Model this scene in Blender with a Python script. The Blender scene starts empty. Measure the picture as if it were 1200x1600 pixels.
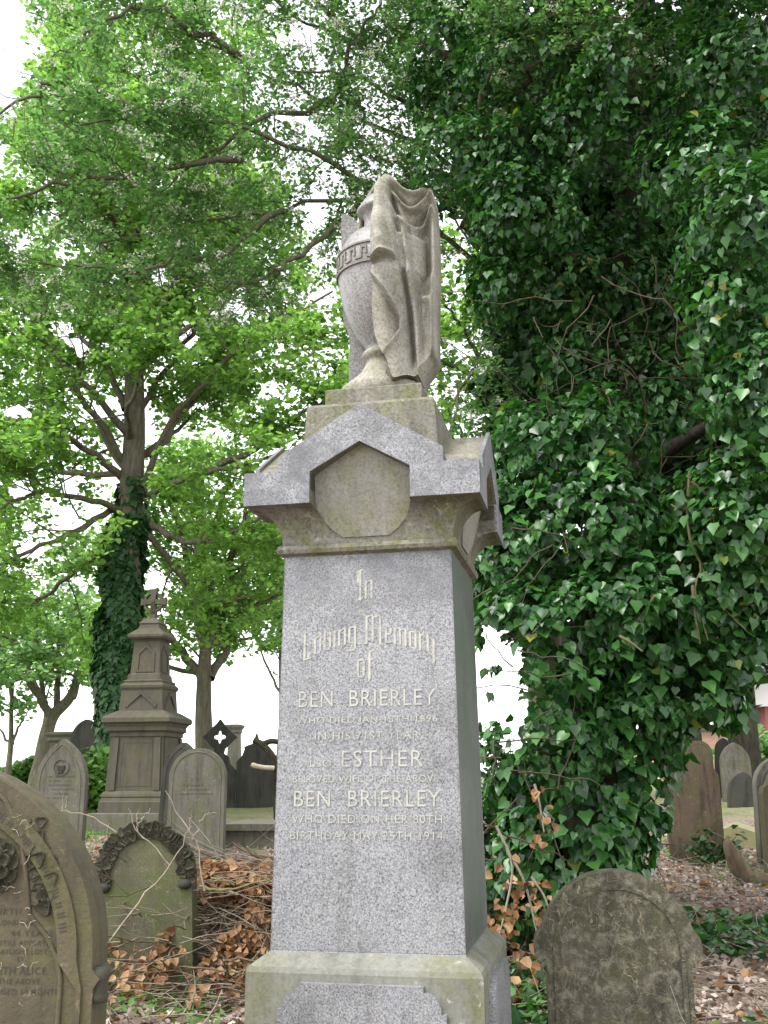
import bpy, bmesh, math, random
import numpy as np
from mathutils import Vector, Matrix

random.seed(7)
rng = np.random.default_rng(11)
scene = bpy.context.scene
COL = scene.collection

# ------------------------------------------------------------------ camera
F = 1600.0                      # focal length in pixels of the 1200 x 1600 photograph
EYE, PITCH, ROLL = 1.6, .2524, -.0063
fw = np.array([0, math.cos(PITCH), math.sin(PITCH)])
rt0 = np.array([1., 0, 0]); up0 = np.cross(rt0, fw)
rt = math.cos(ROLL)*rt0 + math.sin(ROLL)*up0
up = -math.sin(ROLL)*rt0 + math.cos(ROLL)*up0
cam_d = bpy.data.cameras.new('camera')
cam_d.sensor_fit = 'VERTICAL'; cam_d.sensor_height = 36; cam_d.lens = 36*F/1600
cam_d.clip_start = .05; cam_d.clip_end = 2000
cam = bpy.data.objects.new('camera', cam_d); COL.objects.link(cam)
cam.matrix_world = Matrix(((rt[0], up[0], -fw[0], 0), (rt[1], up[1], -fw[1], 0), (rt[2], up[2], -fw[2], EYE), (0, 0, 0, 1)))
scene.camera = cam

# ------------------------------------------------------------------ light: bright overcast, light from upper left behind the camera
SUN_EL, SUN_AZ = math.radians(60), math.radians(-125)    # azimuth from +Y towards +X
world = bpy.data.worlds.new('World'); scene.world = world; world.use_nodes = True
wn = world.node_tree; wn.nodes.clear()
sky = wn.nodes.new('ShaderNodeTexSky'); sky.sky_type = 'NISHITA'; sky.sun_disc = False
sky.sun_elevation = SUN_EL; sky.sun_rotation = SUN_AZ; sky.dust_density = 1.0; sky.air_density = 1.0
hs = wn.nodes.new('ShaderNodeHueSaturation'); hs.inputs['Saturation'].default_value = .12
bg = wn.nodes.new('ShaderNodeBackground'); bg.inputs['Strength'].default_value = .15
wo = wn.nodes.new('ShaderNodeOutputWorld')
wn.links.new(sky.outputs[0], hs.inputs['Color']); wn.links.new(hs.outputs[0], bg.inputs['Color']); wn.links.new(bg.outputs[0], wo.inputs[0])
sd = bpy.data.lights.new('sun', 'SUN'); sd.energy = 1.0; sd.angle = math.radians(22); sd.color = (1, .97, .92)
sun = bpy.data.objects.new('sun', sd); COL.objects.link(sun)
sdir = Vector((math.sin(SUN_AZ)*math.cos(SUN_EL), math.cos(SUN_AZ)*math.cos(SUN_EL), math.sin(SUN_EL)))
sun.rotation_euler = sdir.to_track_quat('Z', 'Y').to_euler()
scene.view_settings.view_transform = 'Standard'; scene.view_settings.look = 'None'
scene.view_settings.exposure = 2.0; scene.view_settings.gamma = 1; scene.view_settings.use_curve_mapping = False
scene.render.engine = 'CYCLES'
scene.cycles.max_bounces = 7; scene.cycles.diffuse_bounces = 4; scene.cycles.transmission_bounces = 4
scene.cycles.sample_clamp_indirect = 8
scene.cycles.use_denoising = True

# ------------------------------------------------------------------ helpers
def H(x, y):
    """height of the ground: level near the camera, rising gently away from it"""
    x = np.asarray(x, float); y = np.asarray(y, float)
    t = np.maximum(0, y-5)*.058
    h = 1.33*(1-np.exp(-(t/1.33)**1.6))**(1/1.6)
    near = np.exp(-np.maximum(0, y-18)/8)*np.clip((y-2)/4, 0, 1)
    return h + near*(.035*np.sin(1.9*x+.7*y)+.03*np.sin(2.7*y-1.3*x+1)+.02*np.sin(5.1*x+3.3*y))

def ray(px, py):
    return (px-600)/F*rt + (800-py)/F*up + fw
def at(px, py, Y):
    d = ray(px, py); t = Y/d[1]
    return np.array([d[0]*t, Y, EYE+d[2]*t])
def ground_at(px, Y):
    d = ray(px, 1212); x = d[0]*Y/d[1]
    return np.array([x, Y, float(H(x, Y))])

def link(o, parent=None):
    COL.objects.link(o)
    if parent is not None: o.parent = parent
    return o
def tag(o, label=None, cat=None, group=None, kind=None):
    if label: o['label'] = label
    if cat: o['category'] = cat
    if group: o['group'] = group
    if kind: o['kind'] = kind
    return o
def empty(name, loc=(0, 0, 0), rz=0, lean=(0, 0)):
    o = bpy.data.objects.new(name, None); link(o)
    o.location = tuple(float(v) for v in loc); o.rotation_euler = (lean[0], lean[1], rz); o.empty_display_size = .1
    return o
def mk(name, verts, faces, mat, parent=None, smooth=False):
    me = bpy.data.meshes.new(name)
    me.from_pydata([tuple(map(float, v)) for v in verts], [], [tuple(map(int, f)) for f in faces])
    me.materials.append(mat)
    if smooth: me.polygons.foreach_set('use_smooth', [True]*len(me.polygons))
    me.update()
    return link(bpy.data.objects.new(name, me), parent)
def bm_obj(name, bm, mat, parent=None, smooth=False):
    bmesh.ops.recalc_face_normals(bm, faces=bm.faces)
    me = bpy.data.meshes.new(name); bm.to_mesh(me); bm.free(); me.materials.append(mat)
    if smooth: me.polygons.foreach_set('use_smooth', [True]*len(me.polygons))
    return link(bpy.data.objects.new(name, me), parent)
def bevel(bm, w, seg=2, ang=.6):
    es = [e for e in bm.edges if len(e.link_faces) == 2 and e.calc_face_angle(0) > ang]
    if es and w > 0: bmesh.ops.bevel(bm, geom=es, offset=w, segments=seg, affect='EDGES', profile=.5, clamp_overlap=True)
def prism(bm, outline, y0, y1, holes=None):
    """outline in XZ extruded from y0 (front) to y1"""
    a = [bm.verts.new((x, y0, z)) for x, z in outline]; b = [bm.verts.new((x, y1, z)) for x, z in outline]
    n = len(a)
    bm.faces.new(a); bm.faces.new(b[::-1])
    for i in range(n): bm.faces.new((a[i], b[i], b[(i+1) % n], a[(i+1) % n]))
def ring_prism(bm, outer, inner, y0, y1):
    """open band between two polylines with the same number of points"""
    n = len(outer)
    A = [bm.verts.new((x, y0, z)) for x, z in outer]; B = [bm.verts.new((x, y0, z)) for x, z in inner]
    C = [bm.verts.new((x, y1, z)) for x, z in outer]; D = [bm.verts.new((x, y1, z)) for x, z in inner]
    for i in range(n-1):
        bm.faces.new((A[i], A[i+1], B[i+1], B[i])); bm.faces.new((C[i], D[i], D[i+1], C[i+1]))
        bm.faces.new((A[i], C[i], C[i+1], A[i+1])); bm.faces.new((B[i], B[i+1], D[i+1], D[i]))
    bm.faces.new((A[0], B[0], D[0], C[0])); bm.faces.new((A[-1], C[-1], D[-1], B[-1]))
def box(bm, x0, x1, y0, y1, z0, z1):
    prism(bm, [(x0, z0), (x1, z0), (x1, z1), (x0, z1)], y0, y1)
def sq_lathe(bm, prof, cap=True):
    rings = [[bm.verts.new((sx*r, sy*r, z)) for sx, sy in ((-1, -1), (1, -1), (1, 1), (-1, 1))] for r, z in prof]
    for a, b in zip(rings, rings[1:]):
        for i in range(4): bm.faces.new((a[i], a[(i+1) % 4], b[(i+1) % 4], b[i]))
    if cap: bm.faces.new(rings[0][::-1]); bm.faces.new(rings[-1])
def lathe(bm, prof, n=40):
    rings = [[bm.verts.new((r*math.cos(2*math.pi*k/n), r*math.sin(2*math.pi*k/n), z)) for k in range(n)] for r, z in prof]
    for a, b in zip(rings, rings[1:]):
        for i in range(n): bm.faces.new((a[i], a[(i+1) % n], b[(i+1) % n], b[i]))
    bm.faces.new(rings[0][::-1]); bm.faces.new(rings[-1])

class Tubes:
    def __init__(s): s.v = []; s.f = []; s.n = 0
    def add(s, path, radii, k=6):
        P = np.asarray(path, float); m = len(P)
        R = np.broadcast_to(np.asarray(radii, float), (m,))
        T = np.gradient(P, axis=0); T /= np.linalg.norm(T, axis=1)[:, None]+1e-9
        ref = np.array([0, 0, 1.]) if abs(T[:, 2]).mean() < .8 else np.array([0, 1., 0])
        A = np.cross(T, ref); A /= np.linalg.norm(A, axis=1)[:, None]+1e-9
        B = np.cross(T, A)
        an = np.arange(k)*2*np.pi/k
        V = P[:, None, :]+R[:, None, None]*(np.cos(an)[None, :, None]*A[:, None, :]+np.sin(an)[None, :, None]*B[:, None, :])
        s.v.append(V.reshape(-1, 3))
        i = np.arange(m-1)[:, None]*k; j = np.arange(k)[None, :]; j2 = (j+1) % k
        q = np.stack([i+j, i+j2, i+k+j2, i+k+j], -1).reshape(-1, 4)+s.n
        s.f.append(q); s.n += m*k
    def build(s, name, mat, parent=None, smooth=True):
        if not s.v: return None
        return np_mesh(name, np.concatenate(s.v), np.concatenate(s.f), mat, parent, smooth)

def np_mesh(name, V, Fc, mat, parent=None, smooth=False, rnd=None):
    me = bpy.data.meshes.new(name)
    k = Fc.shape[1]
    me.vertices.add(len(V)); me.vertices.foreach_set('co', V.astype(np.float32).ravel())
    me.loops.add(Fc.size); me.loops.foreach_set('vertex_index', Fc.astype(np.int32).ravel())
    me.polygons.add(len(Fc)); me.polygons.foreach_set('loop_start', np.arange(0, Fc.size, k, dtype=np.int32))
    if smooth: me.polygons.foreach_set('use_smooth', np.ones(len(Fc), bool))
    if rnd is not None:
        a = me.attributes.new('rnd', 'FLOAT', 'POINT'); a.data.foreach_set('value', rnd.astype(np.float32))
    me.materials.append(mat); me.update(calc_edges=True)
    return link(bpy.data.objects.new(name, me), parent)

def unit(a): return a/(np.linalg.norm(a, axis=-1, keepdims=True)+1e-9)
def scatter(name, tmpl, P, N, T, S, mat, parent=None):
    tv, tf = tmpl
    n = len(P); z = unit(N); y = unit(T-(T*z).sum(-1, keepdims=True)*z); x = np.cross(y, z)
    S = np.broadcast_to(np.asarray(S, float), (n,))
    V = P[:, None, :]+S[:, None, None]*(tv[None, :, 0:1]*x[:, None, :]+tv[None, :, 1:2]*y[:, None, :]+tv[None, :, 2:3]*z[:, None, :])
    m = len(tv)
    Fc = (tf[None]+(np.arange(n)*m)[:, None, None]).reshape(-1, tf.shape[1])
    r = np.repeat(rng.random(n), m)
    return np_mesh(name, V.reshape(-1, 3), Fc, mat, parent, False, r)

def rand_unit(n):
    return unit(rng.normal(size=(n, 3)))

HEART = (np.array([(0, .34, -.07), (0, .05, 0), (-.22, -.06, .02), (-.42, .10, .05), (-.44, .36, .06), (-.26, .66, .04), (0, 1, -.12), (.26, .66, .02), (.44, .36, .05), (.42, .10, .06), (.22, -.06, .02)]),
         np.array([(0, i, i+1) for i in range(1, 10)]+[(0, 10, 1)]))
# leaf shapes (x across, y along, z up), three-sided faces
IVY = (np.array([(0, .3, -.05), (0, -.02, 0), (-.34, -.06, .03), (-.52, .28, .07), (-.34, .50, .04), (0, 1, -.12), (.34, .50, .03), (.52, .28, .06), (.34, -.06, .04)]),
       np.array([(0, 1, 2), (0, 2, 3), (0, 3, 4), (0, 4, 5), (0, 5, 6), (0, 6, 7), (0, 7, 8), (0, 8, 1)][::1]))
SYC = (np.array([(0, .28, -.04), (0, 0, 0), (-.5, .2, .04), (-.34, .72, .02), (0, 1, -.1), (.34, .72, .02), (.5, .2, .04)]),
       np.array([(0, 1, 2), (0, 2, 3), (0, 3, 4), (0, 4, 5), (0, 5, 6), (0, 6, 1)]))
OVAL = (np.array([(0, 0, 0), (-.28, .45, .05), (0, 1, -.06), (.28, .45, .05)]), np.array([(0, 2, 1), (0, 3, 2)]))
DEAD = (np.array([(0, 0, 0), (-.42, .2, .2), (-.3, .7, .26), (0, 1, .1), (.36, .6, .3), (.45, .15, .14), (0, .4, -.06)]),
        np.array([(6, 0, 1), (6, 1, 2), (6, 2, 3), (6, 3, 4), (6, 4, 5), (6, 5, 0)]))

# ------------------------------------------------------------------ materials
class M:
    def __init__(s, name):
        s.m = bpy.data.materials.new(name); s.m.use_nodes = True; s.t = s.m.node_tree; s.t.nodes.clear()
        s.out = s.t.nodes.new('ShaderNodeOutputMaterial')
    def n(s, typ, ins=None, **props):
        nd = s.t.nodes.new('ShaderNode'+typ)
        for k, v in props.items(): setattr(nd, k, v)
        for k, v in (ins or {}).items():
            if isinstance(v, bpy.types.NodeSocket): s.t.links.new(v, nd.inputs[k])
            else: nd.inputs[k].default_value = v
        return nd
    def ramp(s, fac, stops, interp='LINEAR'):
        nd = s.n('ValToRGB', {'Fac': fac}); cr = nd.color_ramp; cr.interpolation = interp
        while len(cr.elements) > len(stops): cr.elements.remove(cr.elements[-1])
        while len(cr.elements) < len(stops): cr.elements.new(.5)
        for e, (p, c) in zip(cr.elements, stops):
            e.position = p; e.color = tuple(c)+(1,) if not isinstance(c, (int, float)) else (c, c, c, 1)
        return nd.outputs['Color']
    def mix(s, fac, a, b, mode='MIX'):
        nd = s.n('Mix', data_type='RGBA', blend_type=mode)
        for sock, v in (('Factor', fac),):
            if isinstance(v, bpy.types.NodeSocket): s.t.links.new(v, nd.inputs[0])
            else: nd.inputs[0].default_value = v
        for i, v in ((6, a), (7, b)):
            if isinstance(v, bpy.types.NodeSocket): s.t.links.new(v, nd.inputs[i])
            else: nd.inputs[i].default_value = tuple(v)+(1,)
        return nd.outputs[2]
    def math(s, op, a, b=0.):
        nd = s.n('Math', operation=op)
        for i, v in ((0, a), (1, b)):
            if isinstance(v, bpy.types.NodeSocket): s.t.links.new(v, nd.inputs[i])
            else: nd.inputs[i].default_value = v
        return nd.outputs[0]
    def coords(s):
        tc = s.n('TexCoord'); oi = s.n('ObjectInfo')
        off = s.math('MULTIPLY', oi.outputs['Random'], 37.)
        return s.n('VectorMath', {0: tc.outputs['Object'], 1: off}, operation='ADD').outputs[0], tc.outputs['Object']
    def noise(s, vec, scale, detail=3, rough=.55, dist=0.):
        return s.n('TexNoise', {'Vector': vec, 'Scale': scale, 'Detail': detail, 'Roughness': rough, 'Distortion': dist}).outputs['Fac']
    def finish(s, color, rough=.85, bump=None, bstr=.3, bdist=.01, spec=.3):
        p = s.n('BsdfPrincipled', {'Roughness': rough, 'Specular IOR Level': spec})
        if isinstance(color, bpy.types.NodeSocket): s.t.links.new(color, p.inputs['Base Color'])
        else: p.inputs['Base Color'].default_value = tuple(color)+(1,)
        if bump is not None:
            b = s.n('Bump', {'Height': bump, 'Strength': bstr, 'Distance': bdist}); s.t.links.new(b.outputs[0], p.inputs['Normal'])
        s.t.links.new(p.outputs[0], s.out.inputs[0])
        return s.m

def granite(name, light, mid, dark, sc=95, stain=.5, rough=.55, algae=0., soot=0.):
    m = M(name); v, o = m.coords()
    a = m.noise(v, sc, 2, .6); b = m.n('TexVoronoi', {'Vector': v, 'Scale': sc*1.3}).outputs['Color']
    bw = m.n('RGBToBW', {'Color': b}).outputs[0]
    f = m.math('ADD', m.math('MULTIPLY', a, .75), m.math('MULTIPLY', bw, .3))
    f = m.math('ADD', m.math('MULTIPLY', f, .72), m.math('MULTIPLY', m.noise(v, sc*2.4, 1, .5), .28))
    c = m.ramp(f, [(.34, dark), (.48, mid), (.58, light), (.70, tuple(min(1, x*1.25) for x in light))])
    big = m.noise(v, 2.2, 5, .65)
    c = m.mix(m.math('MULTIPLY', m.ramp(big, [(.45, 0), (.7, 1)]), stain), c, (.24, .23, .22), 'MULTIPLY')
    st = m.n('Mapping', {'Vector': v, 'Scale': (9, 9, .55)}).outputs[0]
    run = m.math('MULTIPLY', m.ramp(m.noise(st, 1.3, 5, .65), [(.50, 0), (.72, 1)]), .45)
    c = m.mix(run, c, (.52, .52, .48), 'MULTIPLY')
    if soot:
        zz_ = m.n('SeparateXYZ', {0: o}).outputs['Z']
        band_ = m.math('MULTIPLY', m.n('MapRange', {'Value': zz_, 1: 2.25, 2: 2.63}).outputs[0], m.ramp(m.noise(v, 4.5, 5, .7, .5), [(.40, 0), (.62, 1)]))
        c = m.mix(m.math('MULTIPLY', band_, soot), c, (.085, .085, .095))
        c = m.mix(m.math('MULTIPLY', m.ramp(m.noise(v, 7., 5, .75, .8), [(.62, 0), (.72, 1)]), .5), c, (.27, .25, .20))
    if algae:
        al = m.noise(v, 3.1, 4, .6, .4)
        c = m.mix(m.math('MULTIPLY', m.ramp(al, [(.42, 0), (.62, 1)]), algae), c, (.055, .085, .05))
    return m.finish(c, rough, f, .25, .003, .35)

def stone(name, c1, c2, dark=(.06, .055, .045), green=(.13, .14, .04), g=.5, d=.5, sc=1., speck=.25, rough=.9, roots=0., bstr=.5, pale=None, tone=.70, pamt=.45):
    m = M(name); v, o = m.coords()
    c1, c2, dark, green = (tuple(x*tone for x in q) for q in (c1, c2, dark, green))
    c = m.mix(m.ramp(m.noise(v, 2.3*sc, 6, .62, .3), [(.32, 0), (.68, 1)]), c1, c2)
    st = m.n('Mapping', {'Vector': v, 'Scale': (6*sc, 6*sc, .9*sc)}).outputs[0]
    c = m.mix(m.math('MULTIPLY', m.ramp(m.noise(st, 1.5, 5, .65), [(.46, 0), (.68, 1)]), d), c, dark)
    c = m.mix(m.math('MULTIPLY', m.ramp(m.noise(v, 3.2*sc, 6, .7, .6), [(.44, 0), (.66, 1)]), g), c, green)
    fine = m.noise(v, 70, 3, .7)
    c = m.mix(speck, c, m.ramp(fine, [(.3, .25), (.5, .75), (.72, 1.)]), 'MULTIPLY')
    if pale is not None:
        c = m.mix(m.math('MULTIPLY', m.ramp(m.noise(v, 16, 5, .75, .5), [(.60-.12*(pamt > .5), 0), (.68, 1)]), pamt), c, pale)
    hgt = m.math('ADD', m.math('MULTIPLY', m.noise(v, 9, 6, .7), 1.), m.math('MULTIPLY', fine, .25))
    if roots:
        w = m.n('Mapping', {'Vector': v, 'Scale': (1.8, 1.8, 1.)}).outputs[0]
        nz = m.n('TexNoise', {'Vector': w, 'Scale': 4., 'Detail': 2.}).outputs['Color']
        wv = m.n('VectorMath', {0: w, 1: m.n('VectorMath', {0: nz, 'Scale': .35}, operation='SCALE').outputs[0]}, operation='ADD').outputs[0]
        e = m.n('TexVoronoi', {'Vector': wv, 'Scale': 9.}, feature='DISTANCE_TO_EDGE').outputs['Distance']
        e2 = m.n('TexVoronoi', {'Vector': wv, 'Scale': 23.}, feature='DISTANCE_TO_EDGE').outputs['Distance']
        l = m.math('MAXIMUM', m.ramp(e, [(.0, 1), (.022, 0)]), m.math('MULTIPLY', m.ramp(e2, [(.0, 1), (.05, 0)]), .8))
        l = m.math('MULTIPLY', l, m.ramp(m.noise(v, 5.5, 4, .7), [(.42, 0), (.6, 1)]))
        c = m.mix(m.math('MULTIPLY', l, roots), c, (.42, .36, .24))
        hgt = m.math('ADD', hgt, m.math('MULTIPLY', l, .5))
    return m.finish(c, rough, hgt, bstr, .015, .2)

def leaf_mat(name, dark, mid, light, trans=.4, tint=(1.25, 1.3, .6), rough=.5, spec=.4, odd=None):
    m = M(name)
    r = m.n('Attribute', attribute_name='rnd', attribute_type='GEOMETRY').outputs['Fac']
    oi = m.n('ObjectInfo').outputs['Random']
    st = [(0, dark), (.5, mid), (.99, light)]
    if odd: st += [(.9985, odd)]
    c = m.ramp(m.math('FRACT', m.math('ADD', r, m.math('MULTIPLY', oi, .999))), st)
    p = m.n('BsdfPrincipled', {'Base Color': c, 'Roughness': rough, 'Specular IOR Level': spec})
    tr = m.n('BsdfTranslucent', {'Color': m.mix(1., c, tint, 'MULTIPLY')})
    mx = m.n('MixShader', {0: trans, 1: p.outputs[0], 2: tr.outputs[0]})
    m.t.links.new(mx.outputs[0], m.out.inputs[0])
    return m.m

def bark(name, c1, c2, green=(.10, .12, .04), g=.3):
    m = M(name); v, o = m.coords()
    st = m.n('Mapping', {'Vector': v, 'Scale': (14, 14, 2.5)}).outputs[0]
    n1 = m.noise(st, 1.2, 6, .7)
    c = m.mix(m.ramp(n1, [(.35, 0), (.65, 1)]), c1, c2)
    c = m.mix(m.math('MULTIPLY', m.ramp(m.noise(v, 1.6, 4, .6), [(.45, 0), (.65, 1)]), g), c, green)
    return m.finish(c, .95, n1, .9, .03, .1)

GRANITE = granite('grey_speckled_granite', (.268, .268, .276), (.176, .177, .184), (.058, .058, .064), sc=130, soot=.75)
GRANITE_SIDE = granite('algae_and_shade_granite', (.125, .135, .122), (.078, .087, .077), (.028, .033, .028), sc=120, stain=.6, algae=.7)  # green algae, with the ivy's shade also put into the darker colour
CAPSTONE = stone('buff_gritstone', (.36, .335, .29), (.27, .25, .215), dark=(.10, .095, .08), green=(.19, .21, .05), g=.75, d=.65, sc=1.5, speck=.75, bstr=.45, pale=(.42, .40, .35))
BASESTONE = stone('pale_mossy_gritstone', (.33, .33, .29), (.25, .25, .22), dark=(.11, .11, .085), green=(.21, .21, .07), g=.55, d=.5, speck=.4, bstr=.3, pale=(.50, .50, .47))
DRAPESTONE = stone('buff_carved_granite', (.50, .465, .40), (.42, .40, .355), dark=(.22, .21, .17), green=(.25, .25, .11), g=.6, d=.45, sc=1.7, speck=.75, bstr=.4, pale=(.46, .44, .39))
URNSTONE = granite('grey_urn_granite', (.26, .25, .24), (.18, .172, .165), (.085, .08, .078), sc=105, stain=.3, rough=.4)
def lead():
    m = M('worn_cream_lettering'); v, o = m.coords(); a = m.noise(v, 60, 4, .7); b = m.noise(v, 6, 3, .6)
    c = m.mix(m.ramp(m.math('ADD', m.math('MULTIPLY', a, .6), m.math('MULTIPLY', b, .4)), [(.33, 0), (.52, 1)]), (.18, .18, .178), (.37, .362, .315))
    return m.finish(c, .7, a, .3, .002)
LEAD = lead()
SAND_OLIVE = stone('olive_brown_sandstone', (.155, .125, .085), (.115, .10, .066), dark=(.05, .048, .038), green=(.13, .135, .045), g=.6, d=.6, sc=1.4, bstr=.55, pale=(.22, .19, .12))
SAND_GREY = stone('grey_weathered_sandstone', (.20, .185, .155), (.14, .13, .11), dark=(.045, .045, .04), green=(.14, .15, .06), g=.6, d=.65, sc=1.3, bstr=.6, pale=(.28, .27, .22))
SAND_DARK = stone('soot_black_sandstone', (.060, .058, .056), (.085, .080, .068), dark=(.018, .018, .017), green=(.06, .07, .03), g=.4, d=.7, bstr=.4)
SAND_GREEN = stone('green_algae_sandstone', (.15, .15, .085), (.12, .115, .075), dark=(.055, .052, .04), green=(.12, .16, .035), g=.75, d=.4, bstr=.5, roots=.35)
SAND_ROOTS = stone('rootlet_marked_sandstone', (.16, .145, .105), (.085, .08, .062), dark=(.025, .026, .022), green=(.12, .125, .05), g=.55, d=.75, sc=1.6, bstr=.9, roots=.9, pale=(.27, .25, .19), pamt=.7)
SAND_RED = stone('reddish_brown_sandstone', (.19, .13, .10), (.13, .10, .07), dark=(.03, .028, .023), green=(.12, .13, .04), g=.65, d=.8, sc=1.6, bstr=.8, pale=(.26, .22, .16))
SLAB_YELLOW = stone('lichen_yellow_slab', (.36, .34, .16), (.30, .29, .17), g=.3, d=.2)
INCISED = M('dark_incised_lettering').finish((.05, .045, .035), .9)
BARK = bark('grey_brown_bark', (.075, .066, .05), (.17, .15, .115))
BARK_DARK = bark('dark_bark', (.018, .016, .013), (.05, .042, .033), g=.15)
TWIG = bark('pale_dry_twig', (.23, .19, .14), (.36, .31, .25), g=0)
TWIG_BROWN = bark('brown_vine_bark', (.09, .065, .042), (.17, .13, .09), g=.2)
TWIG_GREEN = bark('lichen_green_branch', (.13, .12, .06), (.21, .18, .09), green=(.20, .21, .06), g=.7)
L_SYC = leaf_mat('bright_sycamore_leaf', (.07, .13, .034), (.115, .20, .052), (.17, .275, .08), .64, (1.85, 2.1, 1.2))
L_FAR = leaf_mat('pale_far_leaf', (.10, .18, .075), (.14, .24, .10), (.19, .30, .135), .6, (1.75, 1.85, 1.3))
L_SYC2 = leaf_mat('dark_sycamore_leaf', (.025, .065, .014), (.045, .105, .02), (.075, .15, .03), .45, (1.5, 1.6, .7))
L_IVY = leaf_mat('glossy_ivy_leaf', (.011, .042, .011), (.025, .090, .019), (.066, .182, .040), .25, (1.5, 1.8, .7), .34, .42, (.20, .19, .03))
L_IVYT = leaf_mat('trunk_ivy_leaf', (.012, .045, .012), (.022, .075, .018), (.035, .10, .024), .2, (1.3, 1.5, .6), .5, .4)
L_HAW = leaf_mat('small_grey_green_leaf', (.045, .095, .036), (.08, .155, .056), (.125, .215, .085), .58, (1.75, 2.05, 1.15), .5, .4)
FLOWER = leaf_mat('cream_blossom', (.50, .53, .42), (.62, .64, .53), (.72, .73, .63), .4, (1, 1, .95), .8, .1)
L_DEAD = leaf_mat('brown_dead_ivy_leaf', (.08, .04, .02), (.24, .125, .055), (.43, .28, .15), .35, (1.3, 1., .65), .55, .35)
L_LITTER = leaf_mat('pale_leaf_litter', (.14, .10, .075), (.32, .25, .21), (.50, .43, .38), .15, (1, .9, .8), .8, .2)
L_WEED = leaf_mat('fresh_green_weed', (.04, .11, .02), (.075, .17, .03), (.13, .25, .06), .4, (1.4, 1.5, .7))
L_GRASS = leaf_mat('bright_grass', (.07, .15, .025), (.12, .22, .04), (.17, .28, .07), .4, (1.3, 1.3, .7))

# ------------------------------------------------------------------ ground
def ground_material():
    m = M('litter_covered_soil'); tc = m.n('TexCoord'); v = tc.outputs['Object']
    a = m.noise(v, 14, 8, .75); b = m.noise(v, 1.1, 4, .6)
    c = m.ramp(a, [(.3, (.06, .045, .034)), (.48, (.17, .13, .10)), (.62, (.32, .25, .21)), (.75, (.44, .37, .32))])
    c = m.mix(m.ramp(b, [(.52, 0), (.66, .7)]), c, (.06, .10, .025))
    sx = m.n('SeparateXYZ', {0: v})
    gr = m.math('MULTIPLY', m.ramp(m.n('MapRange', {'Value': sx.outputs['Y'], 1: 19., 2: 23.}).outputs[0], [(0, 0), (1, 1)]), m.ramp(m.n('MapRange', {'Value': sx.outputs['X'], 1: -2.5, 2: -6.5}).outputs[0], [(0, .4), (1, 1)]))
    c = m.mix(gr, c, m.ramp(m.noise(v, 5, 5, .7), [(.3, (.09, .15, .03)), (.7, (.19, .25, .07))]))
    return m.finish(c, .95, a, .8, .04, .1)
xs = np.concatenate([np.linspace(-300, -14, 18), np.linspace(-12, 12, 121), np.linspace(14, 300, 18)])
ys = np.concatenate([np.linspace(-60, 1, 10), np.linspace(2, 22, 101), np.linspace(23, 45, 23), np.linspace(50, 500, 20)])
gx, gy = np.meshgrid(xs, ys); gz = H(gx, gy)
idx = np.arange(gx.size).reshape(gx.shape)
GQ = np.stack([idx[:-1, :-1], idx[:-1, 1:], idx[1:, 1:], idx[1:, :-1]], -1).reshape(-1, 4)
GROUND = np_mesh('ground', np.stack([gx, gy, gz], -1).reshape(-1, 3), GQ, ground_material(), None, True)
tag(GROUND, kind='structure')

# ------------------------------------------------------------------ main monument
MX, MY, TH = -.002, 5.087, .2027
monument = empty('draped_urn_monument', (MX, MY, 0), -TH)
tag(monument, 'tall grey granite monument with gabled capital and draped urn, inscribed to Ben Brierley', 'monument')
def face_local(px, py, Y=-.412):
    d = ray(px, py); c, s = math.cos(TH), math.sin(TH)
    oa, ob = c*-MX-s*-MY, s*-MX+c*-MY
    da, db = c*d[0]-s*d[1], s*d[0]+c*d[1]
    t = (Y-ob)/db
    return oa+da*t, EYE+d[2]*t
ZB, ZT, WB, WT = .872, 2.645, .425, .399
def shaft_y(z): return -(WB+(WT-WB)*(z-ZB)/(ZT-ZB))
# base: die with sloping top, plinth courses below
bm = bmesh.new(); sq_lathe(bm, [(.60, .0), (.60, .20), (.585, .215), (.56, .36), (.52, .40), (.506, .43), (.506, .80), (.497, .822), (.428, .8715), (.35, .8715)]); bevel(bm, .006, 2, .5)
o = bm_obj('plinth', bm, BASESTONE, monument)
bm = bmesh.new(); sq_lathe(bm, [(.72, -.25), (.72, .0), (.70, .02), (.5, .02)]); bevel(bm, .01); bm_obj('base_step', bm, BASESTONE, monument)
def panel_outline():
    out = [(-.355, .44), (.355, .44), (.355, .665), (.335, .668)]
    for k in range(9):
        a = math.radians(-10+100*k/8)       # concave-convex corner scoop
        out.append((.262+.073*math.cos(a)**1., .672+.073*math.sin(a)))
    out += [(.262, .768)]
    out += [(-x, z) for x, z in out[::-1] if x > 0]
    # drop duplicated bottom points
    return out[:-1] if out[-1] == (-.355, .44) else out
pan = panel_outline()
def rot4(name, builder, mat, parent, ks=(0, 1, 2, 3)):
    first = None
    for k in ks:
        if first is None:
            first = builder(); first.rotation_euler = (0, 0, k*math.pi/2); o = first
        else:
            o = first.copy(); link(o, parent); o.rotation_euler = (0, 0, k*math.pi/2)
    return first
def b_panel():
    bm = bmesh.new(); prism(bm, pan, -.534, -.50); bevel(bm, .008, 2, .5)
    return bm_obj('raised_panel', bm, GRANITE, monument)
rot4('raised_panel', b_panel, GRANITE, monument)
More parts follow.
